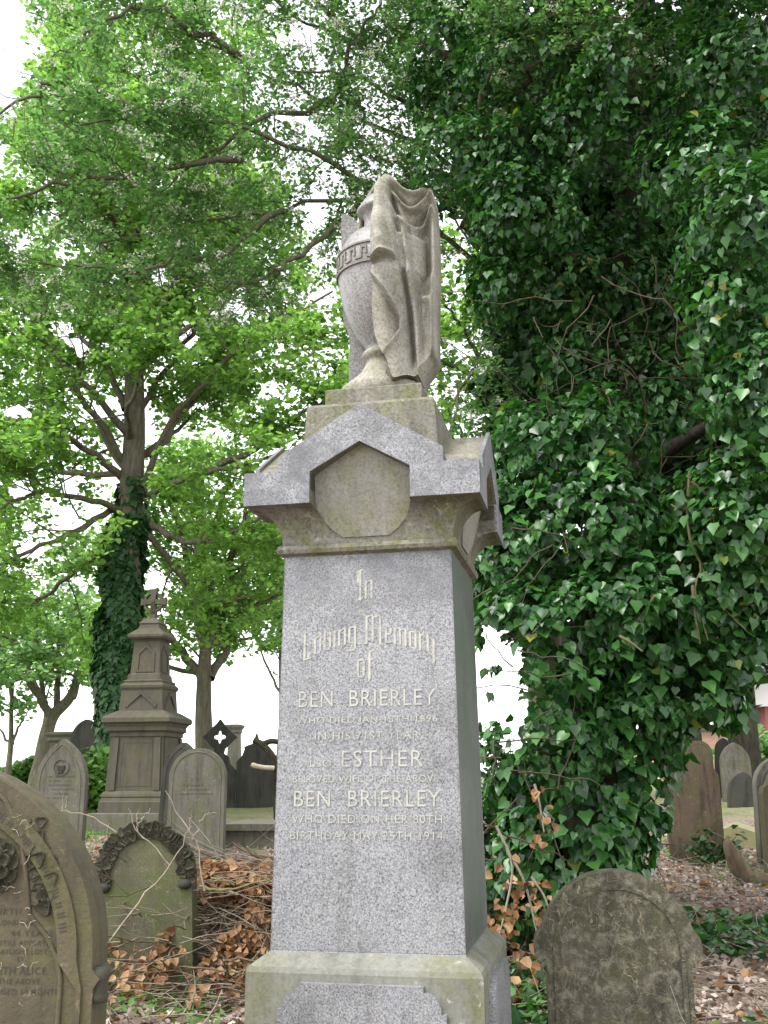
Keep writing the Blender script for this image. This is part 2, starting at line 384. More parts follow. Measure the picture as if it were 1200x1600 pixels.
# shaft with a tooled margin round each face
bm = bmesh.new()
sq_lathe(bm, [(WB, ZB), (WT, ZT)])
bm.faces.ensure_lookup_table()
side = [f for f in bm.faces if abs(f.normal.z) < .5 or abs(f.calc_center_median().z-1.75) < .3]
bmesh.ops.inset_individual(bm, faces=side, thickness=.048, depth=0)
bmesh.ops.inset_individual(bm, faces=side, thickness=.004, depth=-.004)
bmesh.ops.inset_individual(bm, faces=side, thickness=.004, depth=.003)
bevel(bm, .004, 2, 1.2)
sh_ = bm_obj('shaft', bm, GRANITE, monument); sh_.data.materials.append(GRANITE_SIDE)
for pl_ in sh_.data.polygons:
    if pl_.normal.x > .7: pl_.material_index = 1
bm = bmesh.new(); sq_lathe(bm, [(.39, 2.60), (.402, 2.612), (.424, 2.622), (.431, 2.640), (.424, 2.660), (.41, 2.664), (.38, 2.664)]); bevel(bm, .003)
bm_obj('neck_moulding', bm, CAPSTONE, monument)

# capital: cavetto, ears and crossed gables, cut by the shield-shaped recess on each side
def boolean_cut(bm, cutters, name, mat, parent, bev=.004):
    bmesh.ops.recalc_face_normals(bm, faces=bm.faces)
    me = bpy.data.meshes.new('tmp'); bm.to_mesh(me); bm.free()
    a = bpy.data.objects.new('tmp', me); COL.objects.link(a); tmp = []
    for c in cutters:
        bmesh.ops.recalc_face_normals(c, faces=c.faces)
        cm = bpy.data.meshes.new('cut'); c.to_mesh(cm); c.free()
        co = bpy.data.objects.new('cut', cm); COL.objects.link(co); tmp.append(co)
        md = a.modifiers.new('b', 'BOOLEAN'); md.operation = 'DIFFERENCE'; md.object = co; md.solver = 'EXACT'
    bpy.context.view_layer.update()
    res = bpy.data.meshes.new_from_object(a.evaluated_get(bpy.context.evaluated_depsgraph_get()))
    for q in tmp+[a]: bpy.data.objects.remove(q)
    res.name = name; res.materials.clear(); res.materials.append(mat)
    return link(bpy.data.objects.new(name, res), parent)
def recess_y(z): return -.4125-.10*max(0, z-2.68)/.44
def recess_cutters():
    shield = [(-.235, 2.835), (-.235, 2.980), (0, 3.118), (.235, 2.980), (.235, 2.835), (.20, 2.775), (.15, 2.715), (.11, 2.68), (-.11, 2.68), (-.15, 2.715), (-.20, 2.775)]
    out = []
    for k in range(4):
        c = bmesh.new(); prism(c, shield, -.8, -.4125)
        for vv in c.verts:
            if vv.co.y > -.5: vv.co.y = recess_y(vv.co.z)
        c.transform(Matrix.Rotation(k*math.pi/2, 4, 'Z')); out.append(c)
    return out
prof = [(.36, 2.660)]+[(.408+.127*(1-math.cos(math.radians(a))), 2.665+.165*math.sin(math.radians(a))) for a in range(0, 91, 9)]
prof = prof+[(.545, 2.833), (.545, 2.972), (.40, 2.995), (.36, 2.995)]
bm = bmesh.new(); sq_lathe(bm, prof)
boolean_cut(bm, recess_cutters(), 'capital', CAPSTONE, monument)
gab = [(-.386, 2.90), (.386, 2.90), (.386, 3.05), (0, 3.284), (-.386, 3.05)]
for k in range(2):
    bm = bmesh.new(); prism(bm, gab, -.545, .545)
    bm.transform(Matrix.Scale(.9985, 4, (0, 0, 1)) if k else Matrix.Identity(4))
    bm.transform(Matrix.Rotation(k*math.pi/2, 4, 'Z'))
    boolean_cut(bm, recess_cutters(), 'gable_roof', CAPSTONE, monument)
RECESS = stone('pale_recess_stone', (.44, .42, .37), (.37, .35, .31), dark=(.20, .19, .16), green=(.24, .25, .09), g=.55, d=.35, sc=1.3, speck=.6, bstr=.35)
def b_recess():
    bm = bmesh.new(); prism(bm, [(-.2345, 2.83), (-.2345, 2.99), (0, 3.13), (.2345, 2.99), (.2345, 2.83), (.20, 2.772), (.155, 2.722), (.11, 2.69), (-.11, 2.69), (-.155, 2.722), (-.20, 2.772)], -.5, -.36)
    for vv in bm.verts: vv.co.y = recess_y(vv.co.z)-.0015 if vv.co.y < -.4 else -.36
    return bm_obj('recess_panel', bm, RECESS, monument)
rot4('recess_panel', b_recess, CAPSTONE, monument)
def chevron(hw):
    def f():
        bm = bmesh.new()
        outer = [(-hw, 2.832), (-hw, 2.992), (-.392, 2.992), (-.392, 3.062), (0, 3.300), (.392, 3.062), (.392, 2.992), (hw, 2.992), (hw, 2.832)]
        full = outer+[(.238, 2.832), (.238, 2.982), (0, 3.116), (-.238, 2.982), (-.238, 2.832)]
        prism(bm, full, -.557, -.538); bevel(bm, .004, 2, .5)
        return bm_obj('pediment_band', bm, GRANITE, monument)
    return f
rot4('pediment_band', chevron(.557), GRANITE, monument, (0, 2))
rot4('pediment_band', chevron(.536), GRANITE, monument, (1, 3))
# pedestal block and urn plate
bm = bmesh.new(); sq_lathe(bm, [(.345, 3.0), (.322, 3.385), (.31, 3.402), (.2, 3.402)]); bevel(bm, .005); bm_obj('pedestal', bm, CAPSTONE, monument)
bm = bmesh.new(); sq_lathe(bm, [(.248, 3.400), (.248, 3.500), (.242, 3.506), (.1, 3.506)]); bevel(bm, .004); bm_obj('urn_plate', bm, CAPSTONE, monument)

# urn
urn_prof = [(.0, 3.50), (.225, 3.50), (.232, 3.52), (.232, 3.555), (.220, 3.572), (.195, 3.585), (.190, 3.60), (.150, 3.635), (.118, 3.67), (.098, 3.71), (.088, 3.74),
            (.094, 3.752), (.108, 3.765), (.110, 3.783), (.100, 3.80), (.086, 3.81), (.092, 3.83), (.142, 3.90), (.184, 3.99), (.215, 4.09), (.233, 4.18), (.238, 4.225),
            (.240, 4.235), (.243, 4.24), (.244, 4.36), (.240, 4.365), (.232, 4.375), (.218, 4.43), (.190, 4.478), (.160, 4.505), (.135, 4.518), (.128, 4.530), (.108, 4.536), (.098, 4.56), (.096, 4.62), (.11, 4.645),
            (.135, 4.655), (.138, 4.675), (.128, 4.69), (.105, 4.73), (.07, 4.765), (.04, 4.785), (.035, 4.81), (.02, 4.83), (.0, 4.832)]
bm = bmesh.new(); lathe(bm, [p_ for p_ in [(.0, 3.80)]+urn_prof if p_[1] >= 3.80], 56); bmesh.ops.remove_doubles(bm, verts=bm.verts, dist=1e-4)
urn = bm_obj('urn', bm, URNSTONE, monument, True)
bm = bmesh.new(); lathe(bm, [p_ for p_ in urn_prof if p_[1] <= 3.805]+[(.0, 3.806)], 56); bmesh.ops.remove_doubles(bm, verts=bm.verts, dist=1e-4)
bm_obj('urn_foot', bm, DRAPESTONE, urn, True)
# key-pattern band on the urn
bm = bmesh.new()
def band_piece(a0, a1, z0, z1, r=.2465):
    n = max(2, int((a1-a0)/.12)+1)
    vs = []
    for k in range(n):
        a = a0+(a1-a0)*k/(n-1)
        for rr in (r-.006, r+.004):
            for z in (z0, z1): vs.append(bm.verts.new((rr*math.sin(a), -rr*math.cos(a), z)))
    for k in range(n-1):
        p, q = vs[4*k:4*k+4], vs[4*k+4:4*k+8]
        for i, j in ((0, 1), (1, 3), (3, 2), (2, 0)): bm.faces.new((p[i], p[j], q[j], q[i]))
    for e in (vs[:4], vs[-4:]): bm.faces.new((e[0], e[1], e[3], e[2]))
band_piece(-math.pi, math.pi, 4.236, 4.246); band_piece(-math.pi, math.pi, 4.352, 4.362)
for k in range(22):
    a = -math.pi+2*math.pi*k/22; w = 2*math.pi/22
    band_piece(a, a+.16*w, 4.262, 4.338); band_piece(a, a+.55*w, 4.322, 4.338); band_piece(a+.40*w, a+.55*w, 4.285, 4.338); band_piece(a+.55*w, a+w, 4.262, 4.277)
bm_obj('key_pattern_band', bm, stone('brown_band_stone', (.37, .34, .31), (.31, .29, .27), g=.25, d=.3, speck=.7), urn)
# bare scrolled handle on the left
ho = [(-.245, 4.735), (-.215, 4.725), (-.178, 4.698), (-.150, 4.662), (-.146, 4.628), (-.160, 4.606), (-.184, 4.600), (-.186, 4.58), (-.165, 4.50), (-.12, 4.40), (-.10, 4.0), (-.07, 3.86), (-.07, 3.50), (-.205, 3.50),
      (-.203, 3.60), (-.198, 3.80), (-.196, 3.93), (-.215, 4.00), (-.232, 4.05), (-.236, 4.12), (-.244, 4.30), (-.246, 4.55)]
bm = bmesh.new(); prism(bm, ho, .06, .15); bevel(bm, .008, 2, .5); bm_obj('handle', bm, granite('brown_grey_shade_granite', (.20, .19, .18), (.14, .132, .125), (.07, .066, .063), sc=105), urn)  # handle granite darkened in colour for the shade behind the urn body

# stone drapery: folded cloth over the lid and the right handle
def smooth01(a, b, x): t = np.clip((x-a)/(b-a), 0, 1); return t*t*(3-2*t)
def ridge(x, c, w): return np.exp(-((x-c)/w)**2)
NXD, NZD = 110, 190
def drape_front():
    V = np.zeros((NZD+1, NXD+1, 3))
    for iz in range(NZD+1):
        v = iz/NZD
        for ix in range(NXD+1): V[iz, ix, 0] = ix/NXD; V[iz, ix, 1] = v
    U = V[:, :, 0]; W = V[:, :, 1]
    # edges: left edge runs down the front, right edge hangs off the handle
    xtop = .0+.302*U
    ztop = np.where(U < .06, 4.80+.045*smooth01(0, .06, U), 4.845-.115*smooth01(.06, 1, U)-.045*np.sin(np.pi*np.clip((U-.06)/.94, 0, 1))**1.2)
    zbot = 3.560-.02*np.sin(np.pi*U*2)+.045*smooth01(.25, 0, U)+.03*smooth01(.8, 1, U)
    z = ztop+(zbot-ztop)*W
    xl = .024-.018*smooth01(4.84, 4.72, z)+.012*np.sin((z-3.6)*9)*smooth01(4.2, 4.0, z)+.075*smooth01(3.78, 3.60, z)-.02*smooth01(4.1, 3.9, z)*smooth01(3.75, 3.85, z)
    xr = .302-.008*np.sin((z-3.6)*6)-.085*smooth01(3.78, 3.60, z)**1.5
    x = xl+(xr-xl)*U
    R = np.interp(z, [3.5, 3.6, 3.75, 3.85, 4.1, 4.3, 4.45, 4.55, 4.65, 4.72, 4.80, 4.85], [.235, .215, .19, .19, .235, .262, .235, .185, .17, .145, .075, .03])
    D = np.sqrt(np.maximum(R**2-np.minimum(x, R)**2*.9, .0015))
    D = np.maximum(D, .085+.03*smooth01(.3, .1, x))
    # main rounded fold falling from the knob
    c1 = .018+.045*smooth01(4.84, 4.1, z); hem1 = 4.175+.10*smooth01(.11, -.03, x)*0+.055*np.sin(np.clip((x+.03)/.16, 0, 1)*np.pi*.5)
    top_layer = smooth01(hem1-.008, hem1+.012, z)
    D += .075*ridge(x, c1, .055)*smooth01(4.86, 4.74, z)*(.45+.55*top_layer)
    D += .034*top_layer*smooth01(.135, .118, x)*smooth01(4.7, 4.4, z)
    # rolled lip on the hem of the upper layer
    D += .024*ridge(z, hem1+.012, .014)*smooth01(.14, .11, x)
    # second layer with a winding hem
    s_hem = np.interp(z, [3.56, 3.62, 3.70, 3.78, 3.84, 3.90, 3.98, 4.08, 4.16], [.02, .015, .055, .10, .125, .128, .095, .03, -.03])
    D += .048*smooth01(s_hem-.004, s_hem+.010, x)*smooth01(4.24, 4.15, z) + .020*ridge(x, s_hem+.012, .012)*smooth01(4.24, 4.15, z)
    # long folds
    cr = np.interp(z, [3.6, 3.8, 4.1, 4.35, 4.6, 4.8], [.200, .188, .165, .138, .105, .065])
    D += -.060*ridge(x, cr, .012)*smooth01(4.80, 4.66, z)*smooth01(3.60, 3.72, z)
    D += .030*ridge(x, cr+.030, .022)*smooth01(4.72, 4.5, z)
    D += -.030*ridge(x, cr+.052, .010)*smooth01(4.50, 4.40, z)*smooth01(3.7, 3.9, z)
    D += -.070*ridge(x, .250, .034)*smooth01(4.62, 4.48, z)*smooth01(4.02, 4.09, z)
    D += .035*ridge(x, .256, .020)*ridge(z, 4.035, .035)
    D += -.022*ridge(x, .262-.03*smooth01(4.0, 3.6, z), .018)*smooth01(4.0, 3.9, z)
    D += .030*ridge(x, .296, .016)
    # swags between knob and handle
    for (zm, dep, amp, w) in ((4.70, .095, .042, .018), (4.635, .14, .052, .020), (4.54, .17, .042, .024)):
        sag = zm+.16-.11*smooth01(.02, .30, x)-dep*np.sin(np.pi*np.clip((x-.03)/.27, 0, 1))**1.4
        D += amp*ridge(z, sag, w)*smooth01(.05, .12, x)
        D -= amp*.7*ridge(z, sag+.035, w)*smooth01(.05, .12, x)
    D += .010*np.sin(x*60+z*7)*smooth01(3.9, 3.6, z)
    D = np.maximum(D, np.sqrt(np.maximum(.262**2-x**2, 0))*smooth01(4.46, 4.40, z)*smooth01(4.1, 4.2, z))
    D = np.where(U > .985, np.maximum(D-.02, .03), D)
    return np.stack([x, -D, z], -1)
Vf = drape_front()
Vb = Vf.copy(); Vb[:, :, 1] = .10+.06*np.sqrt(np.clip(1-((Vf[:, :, 0]-.05)/.26)**2, 0, 1))+.012*np.sin(Vf[:, :, 0]*45)
Vb[:, :, 0] = Vf[:, :, 0]-.15*(1-np.linspace(0, 1, NXD+1))[None, :]*smooth01(4.86, 4.6, Vf[:, :, 2])
Vall = np.concatenate([Vf.reshape(-1, 3), Vb.reshape(-1, 3)])
ii = np.arange((NZD+1)*(NXD+1)).reshape(NZD+1, NXD+1); off = ii.size
q1 = np.stack([ii[:-1, :-1], ii[1:, :-1], ii[1:, 1:], ii[:-1, 1:]], -1).reshape(-1, 4)
q2 = q1[:, ::-1]+off
def strip(a, b): return np.stack([a[:-1], a[1:], b[1:], b[:-1]], -1)
q3 = strip(ii[:, -1], ii[:, -1]+off); q4 = strip(ii[0, ::-1], ii[0, ::-1]+off); q6 = strip(ii[-1, :], ii[-1, :]+off)
drape = np_mesh('drapery', Vall, np.concatenate([q1, q2, q3, q4, q6]), DRAPESTONE, urn, True)
# turned-in left edge of the cloth
e = Vf[:, 0, :]; e2 = e.copy(); e2[:, 1] += .045; e2[:, 0] += .012
Ve = np.concatenate([e, e2]); k = np.arange(NZD+1)
np_mesh('cloth_edge', Ve, strip(k, k+NZD+1), DRAPESTONE, drape, True)
# hood of cloth passing behind the neck on the left
hp = []
for a in np.linspace(0, 1, 14):
    for b in np.linspace(0, 1, 10):
        hx = .02-.155*a**.8-.02*math.sin(b*6+a*3)*a; hz = 4.85-.31*a**1.5-.02*b; hy = -.03+.16*b+.05*a
        hp.append((hx, hy, hz+.012*math.sin(b*9)))
hi = np.arange(140).reshape(14, 10)
ho_ = np_mesh('cloth_hood', np.array(hp), np.stack([hi[:-1, :-1], hi[1:, :-1], hi[1:, 1:], hi[:-1, 1:]], -1).reshape(-1, 4), DRAPESTONE, drape, True)
ho_.modifiers.new('s', 'SOLIDIFY').thickness = .022

urn.scale = (1, 1, .962); urn.location = (0, 0, 3.5*(1-.962))

# ------------------------------------------------------------------ lettering
def text_mesh(body, bold=.0):
    cu = bpy.data.curves.new('t', 'FONT'); cu.body = body; cu.size = 1; cu.offset = bold; cu.space_character = 1.12; cu.resolution_u = 3
    ob = bpy.data.objects.new('t', cu); COL.objects.link(ob)
    me = bpy.data.meshes.new_from_object(ob); bpy.data.objects.remove(ob)
    V = np.array([v.co[:] for v in me.vertices]); Fc = [tuple(p.vertices) for p in me.polygons]
    bpy.data.meshes.remove(me)
    return V, Fc
def lettering(parent, body, x0, x1, z0, z1, yfun, mat, proud=.0022, bold=-.004, name='inscription'):
    V, Fc = text_mesh(body, bold)
    lo, hi_ = V.min(0), V.max(0)
    X = x0+(V[:, 0]-lo[0])/(hi_[0]-lo[0])*(x1-x0); Z = z0+(V[:, 1]-lo[1])/(hi_[1]-lo[1])*(z1-z0)
    Y = np.array([yfun(z) for z in Z])-proud
    XYZ = np.stack([X, Y, Z], -1); lab = np.arange(len(V)); ch = True
    while ch:                                   # connected glyphs -> one part per letter
        ch = False
        for f in Fc:
            m_ = min(lab[i] for i in f)
            for i in f:
                if lab[i] != m_: lab[i] = m_; ch = True
    for l in np.unique(lab):
        ids = np.where(lab == l)[0]; mp = {int(i): k for k, i in enumerate(ids)}
        mk('letter', XYZ[ids], [tuple(mp[i] for i in f) for f in Fc if lab[f[0]] == l], mat, parent)
def line_px(body, x0, x1, y0, y1, mat=None):
    ym = (y0+y1)/2; xm = (x0+x1)/2
    a, _ = face_local(x0, ym); b, _ = face_local(x1, ym); _, zt = face_local(xm, y0); _, zb = face_local(xm, y1)
    lettering(monument, body, a, b, zb, zt, shaft_y, LEAD)
line_px('BEN  BRIERLEY', 467, 680, 1078, 1103)
line_px('WHO DIED JAN 18TH 1896', 464, 683, 1119, 1132)
line_px('IN HIS 71ST YEAR.', 492, 660, 1143, 1155)
line_px('ALSO', 470, 518, 1187, 1198)
line_px('ESTHER', 534, 661, 1172, 1198)
line_px('BELOVED WIFE OF THE ABOVE', 458, 685, 1211, 1222)
line_px('BEN  BRIERLEY', 460, 688, 1235, 1260)
line_px('WHO DIED ON HER 80TH', 457, 691, 1273, 1286)
line_px('BIRTHDAY MAY 25TH 1914', 454, 692, 1299, 1312)
# tall black-letter line: letters drawn with broad vertical strokes and thin diagonal joins
BL = {  # (width, vertical strokes (x, z0, z1), diagonals (x0, z0, x1, z1))
 'I': (.6, [(.3, -.1, 1.55), (.12, .9, 1.5)], [(.05, 1.5, .5, 1.6), (.1, -.05, .5, .05)]),
 'L': (.9, [(.25, 0, 1.6), (.55, 0, .3)], [(.05, 1.35, .25, 1.6), (.15, .0, .75, -.08), (.55, .3, .75, .1)]),
 'M': (1.5, [(.2, -.1, 1.5), (.65, 0, 1.55), (1.2, -.15, 1.55)], [(.2, 1.5, .65, 1.6), (.65, 1.45, 1.2, 1.6), (.05, -.08, .3, 0), (1.1, 0, 1.4, -.12)]),
 'n': (.75, [(.12, 0, 1), (.55, 0, 1)], [(.12, .85, .55, 1.03)]), 'u': (.75, [(.12, 0, 1), (.55, 0, 1)], [(.12, .0, .55, .15)]),
 'o': (.72, [(.12, .08, .92), (.52, .08, .92)], [(.12, .92, .52, 1.), (.12, .05, .52, -.0)]),
 'v': (.72, [(.12, .05, 1.15), (.52, .08, .95)], [(.12, .05, .52, .0), (.3, .9, .52, 1.)]),
 'i': (.36, [(.14, 0, 1)], [(.08, 1.25, .24, 1.35)]),
 'g': (.74, [(.12, .12, .92), (.54, -.35, 1.0)], [(.12, .95, .54, 1.), (.12, .1, .54, .0), (.1, -.35, .54, -.4)]),
 'e': (.64, [(.12, .06, .92), (.46, .55, .92)], [(.12, .95, .46, 1.), (.12, .5, .46, .55), (.12, .02, .52, .1)]),
 'm': (1.1, [(.12, 0, 1), (.5, 0, 1), (.9, 0, 1)], [(.12, .85, .5, 1.03), (.5, .85, .9, 1.03)]),
 'r': (.55, [(.12, 0, 1)], [(.12, .85, .4, 1.03), (.36, .85, .46, 1.0)]),
 'y': (.74, [(.12, .1, 1.1), (.54, -.4, 1.0)], [(.12, .08, .54, .0), (.2, -.4, .54, -.4)]),
 'f': (.55, [(.2, -.15, 1.45)], [(.2, 1.4, .5, 1.5), (.05, .95, .48, 1.0)]), ' ': (.45, [], [])}
def blackletter(word, x0, x1, zfun, xh, parent):
    total = sum(BL[c][0] for c in word); k = (x1-x0)/total
    vs, fs = [], []; pen = 0
    def quad(pts):
        n = len(vs)
        for (a, b) in pts:
            x = x0+k*a; z = zfun(x)+b*xh; vs.append((x, shaft_y(z)-.0013-.00002*(n % 7), z))
        fs.append(tuple(range(n, n+len(pts))))
    for c in word:
        w, ver, dia = BL[c]
        for (x, a, b) in ver:
            s = .085; quad([(pen+x-s, a+.05), (pen+x, a-.04), (pen+x+s, a+.05), (pen+x+s, b-.05), (pen+x, b+.04), (pen+x-s, b-.05)])
        for (a, b, c2, d) in dia:
            t = .045; quad([(pen+a, b-t), (pen+c2, d-t), (pen+c2, d+t), (pen+a, b+t)])
        pen += w
        if fs: mk('letter', vs, fs, LEAD, parent)
        vs.clear(); fs.clear()
a, z = face_local(556, 935); b, _ = face_local(584, 935); blackletter('In', a, b, lambda x: z, .085, monument)
a, z2 = face_local(556, 1058); b, _ = face_local(585, 1058); blackletter('of', a, b, lambda x: z2, .08, monument)
a, zl = face_local(470, 1033); b, _ = face_local(682, 1033); _, zc = face_local(575, 1003)
blackletter('Loving Memory', a, b, lambda x: zl+(zc-zl)*(1-((x-(a+b)/2)/((b-a)/2))**2), .078, monument)

# ------------------------------------------------------------------ headstones
def arc(cx, cz, r, a0, a1, n):
    return [(cx+r*math.cos(math.radians(a0+(a1-a0)*k/n)), cz+r*math.sin(math.radians(a0+(a1-a0)*k/n))) for k in range(n+1)]
def o_round(w, h, foot=.35):
    r = w/2; return [(r, -foot)]+arc(0, h-r, r, 0, 180, 22)+[(-r, -foot)]
def o_lancet(w, h, foot=.35, k=1.25):
    """pointed arch: arcs of radius k*w"""
    r = k*w; cx = w/2-r; th = math.degrees(math.acos((r-w/2)/r)); rise = r*math.sin(math.radians(th)); spring = h-rise
    R = arc(cx, spring, r, 0, th, 12)
    return [(w/2, -foot)]+R+[(-x, z) for x, z in R[::-1][1:]]+[(-w/2, -foot)]
def o_low(w, h, foot=.35): return o_lancet(w, h, foot, .72)
def o_shoulder(w, h, foot=.35):
    a = [(w/2, -foot), (w/2, h*.74), (w*.5, h*.80), (w*.44, h*.85), (w*.38, h*.875), (w*.30, h*.93), (w*.18, h*.975), (w*.06, h)]
    return a+[(-x, z) for x, z in a[::-1]]
def o_ogee(w, h, foot=.35):
    a = [(w/2, -foot), (w/2, h*.72), (w*.47, h*.78), (w*.40, h*.80), (w*.37, h*.83), (w*.33, h*.88), (w*.22, h*.93), (w*.09, h*.965), (w*.05, h)]
    return a+[(-x, z) for x, z in a[::-1]]
def scaled(ol, s, z0, dz=0):
    return [(x*s, z0+(z-z0)*s+dz) for x, z in ol]
def inset_outline(ol, d, foot):
    """offset a closed outline inwards by d (vertex normals), bottom cut at foot"""
    P = np.array(ol); n = len(P); out = []
    for i in range(n):
        a = P[i]-P[i-1]; b = P[(i+1) % n]-P[i]
        na = np.array([-a[1], a[0]])/(np.linalg.norm(a)+1e-9); nb = np.array([-b[1], b[0]])/(np.linalg.norm(b)+1e-9)
        m = na+nb; m /= max(np.dot(m, m)/2, .3)
        q = P[i]+m*d
        out.append((float(q[0]), max(float(q[1]), foot)))
    return out
def illegible(parent, w, z1, rows, mat, y, dz=.05, fill=.7, seed=1):
    """rows of weathered cuts too worn to read"""
    r = random.Random(seed); bm = bmesh.new()
    for k in range(rows):
        z = z1-k*dz; lw = w*r.uniform(.45, 1)*fill; x = -lw/2
        while x < lw/2:
            a = r.uniform(.006, .014)
            if r.random() < .8:
                hh = dz*.22*r.uniform(.6, 1.)
                v = [bm.verts.new((x+a*sx+r.uniform(-.002, .002), y, z+hh*sz)) for sx, sz in ((0, -1), (1, -1), (1, 1), (0, 1))]
                bm.faces.new(v)
            x += a+r.uniform(.006, .016)
    return tag(bm_obj('inscription', bm, mat, parent), kind='stuff')
def headstone(name, label, pxl, pxr, pytop, Y, fn, mat, thick=.11, rz=-.12, lean=(0, 0), rim=.05, rows=0, group=None, sub=.0, cat='headstone', bev=.012):
    xl, xr = at(pxl, pytop, Y)[0], at(pxr, pytop, Y)[0]; xm = (xl+xr)/2
    w = (xr-xl)*.97; g = float(H(xm, Y)); h = at((pxl+pxr)/2, pytop, Y)[2]-g
    root = empty(name, (xm, Y, g), rz, lean); tag(root, label, cat, group)
    ol = fn(w, h)
    bm = bmesh.new(); prism(bm, ol, -thick/2, thick/2)
    bevel(bm, bev, 2, .5); bm_obj('slab', bm, mat, root)
    if rim:
        inn = inset_outline(ol, rim, .12); inn2 = inset_outline(ol, rim+.018, .14)
        bm = bmesh.new()
        A = [bm.verts.new((x, -thick/2-.0005, z)) for x, z in inn]; B = [bm.verts.new((x, -thick/2-.008, z)) for x, z in inset_outline(ol, rim+.008, .13)]
        C = [bm.verts.new((x, -thick/2-.0005, z)) for x, z in inn2]; n = len(A)
        for P, Q in ((A, B), (B, C)):
            for i in range(n): bm.faces.new((P[i], P[(i+1) % n], Q[(i+1) % n], Q[i]))
        bm_obj('moulding', bm, mat, root)
    if rows: illegible(root, w, h*.68, rows, INCISED, -thick/2-.002, .055, .62, len(label))
    return root, w, h

# --- nearest stone on the left: Gothic arch with rose and leaf carving
A_Y = 3.7
ax = at(-38, 1300, A_Y)[0]
A = empty('gothic_headstone', (ax, A_Y, float(H(ax, A_Y))), -.05)
tag(A, 'large olive-brown Gothic headstone with rose carving, nearest on the left, cut off by the frame', 'headstone')
zA = float(H(ax, A_Y))
def a_loc(px, py):
    p = at(px, py, A_Y-.08); return p[0]-ax, p[2]-zA
AW, AH = .46, a_loc(-38, 1200)[1]
spring = a_loc(165, 1498)[1]; r_c = random.Random(9)
def a_arch(w, top, n=16):
    rise = top-spring; r = (w*w+rise*rise)/(2*w); th = math.degrees(math.asin(min(1, rise/r)))
    R = arc(w-r, spring, r, 0, th, n); return R+[(-x, z) for x, z in R[::-1][1:]]
sw = a_loc(148, 1560)[0]
out = [(sw, -.4), (sw, spring-.085), (AW, spring-.0)]
ol = [(sw, -.4), (sw, spring-.09), (sw+.02, spring-.06), (AW, spring-.03)]+a_arch(AW, AH)[0:]+[(-AW, spring-.03), (-sw-.02, spring-.06), (-sw, spring-.09), (-sw, -.4)]
bm = bmesh.new(); prism(bm, ol, -.075, .09); bevel(bm, .022, 3, .5); bm_obj('slab', bm, SAND_OLIVE, A)
bm = bmesh.new(); ring_prism(bm, [(sw-.035, -.1), (sw-.035, spring-.09)]+a_arch(AW-.05, AH-.06)+[(-sw+.035, spring-.09), (-sw+.035, -.1)],
                             [(sw-.052, -.1), (sw-.052, spring-.09)]+a_arch(AW-.115, AH-.14)+[(-sw+.052, spring-.09), (-sw+.052, -.1)], -.085, -.05)
bevel(bm, .006, 2, .6); bm_obj('arch_band', bm, SAND_OLIVE, A)
r_c = random.Random(9)
CARVED = stone('carved_dark_sandstone', (.10, .09, .07), (.07, .065, .05), g=.4, d=.5, bstr=.5)
def petal_mesh(name, lobes):
    bm = bmesh.new(); rings = [[bm.verts.new((0, .45, -.02))]]
    for q in (.45, .8, 1.):
        rg = []
        for k in range(14):
            a_ = 2*math.pi*k/14; w_ = 1+lobes*math.cos(3*a_+math.pi/2)
            rg.append(bm.verts.new((.48*q*w_*math.cos(a_), .45+.52*q*w_*math.sin(a_), .30*q*q-.10*abs(math.sin(a_))*q)))
        rings.append(rg)
    rings.append([bm.verts.new((v_.co.x*.8, .45+(v_.co.y-.45)*.8, -.35)) for v_ in rings[-1]])
    for k in range(14):
        bm.faces.new((rings[0][0], rings[1][k], rings[1][(k+1) % 14]))
        for a_, b_ in zip(rings[1:], rings[2:]): bm.faces.new((a_[k], b_[k], b_[(k+1) % 14], a_[(k+1) % 14]))
    bmesh.ops.recalc_face_normals(bm, faces=bm.faces)
    me = bpy.data.meshes.new(name); bm.to_mesh(me); bm.free(); me.materials.append(CARVED); me.polygons.foreach_set('use_smooth', [True]*len(me.polygons)); return me
carve_me = petal_mesh('carved_leaf', .22); petal_me = petal_mesh('rose_petal', .0)
# cusped tracery line and leaf carving between band and panel
for s_ in (1, -1):
    P = [(s_*.360, .1), (s_*.360, spring-.06), (s_*.345, spring), (s_*.305, spring+.07), (s_*.240, spring+.14), (s_*.232, spring+.19), (s_*.218, spring+.27), (s_*.19, spring+.40), (s_*.13, spring+.50), (s_*.05, spring+.57)]
    t = Tubes(); t.add([(x, -.078, z) for x, z in P], .009, 6); t.build('tracery_rib', SAND_OLIVE, A)
    for k in range(30):
        u = (k//2)/15; x = s_*(.298-.08*u**1.3+.018*(-1)**k); z = spring+.155+.28*u+r_c.uniform(-.012, .012)
        o = link(bpy.data.objects.new('carved_leaf', carve_me), A); o.location = (x, -.074, z); sc_ = r_c.uniform(.042, .06)*(1-.25*u); o.scale = (sc_, sc_, sc_*.9)
        o.rotation_euler = (math.pi/2+r_c.uniform(-.5, .3), r_c.uniform(0, 6.28), 0)
rx, rz_ = a_loc(-6, 1352)
for ring, (n, r0, sz) in enumerate(((4, .008, .030), (7, .024, .040), (10, .042, .046))):
    for k in range(n):
        a_ = 2*math.pi*k/n+ring*.4
        o = link(bpy.data.objects.new('rose_petal', petal_me), A); o.location = (rx+r0*math.cos(a_), -.078-.014*(2-ring), rz_+1.15*r0*math.sin(a_)); o.scale = (sz*1.2, sz, sz)
        o.rotation_euler = (math.pi/2-.35, 0, 0); o.rotation_mode = 'XYZ'
        o.rotation_euler = (Matrix.Rotation(-a_+math.pi/2, 3, 'Y') @ Matrix.Rotation(math.pi/2+.45-.2*ring, 3, 'X')).to_euler()
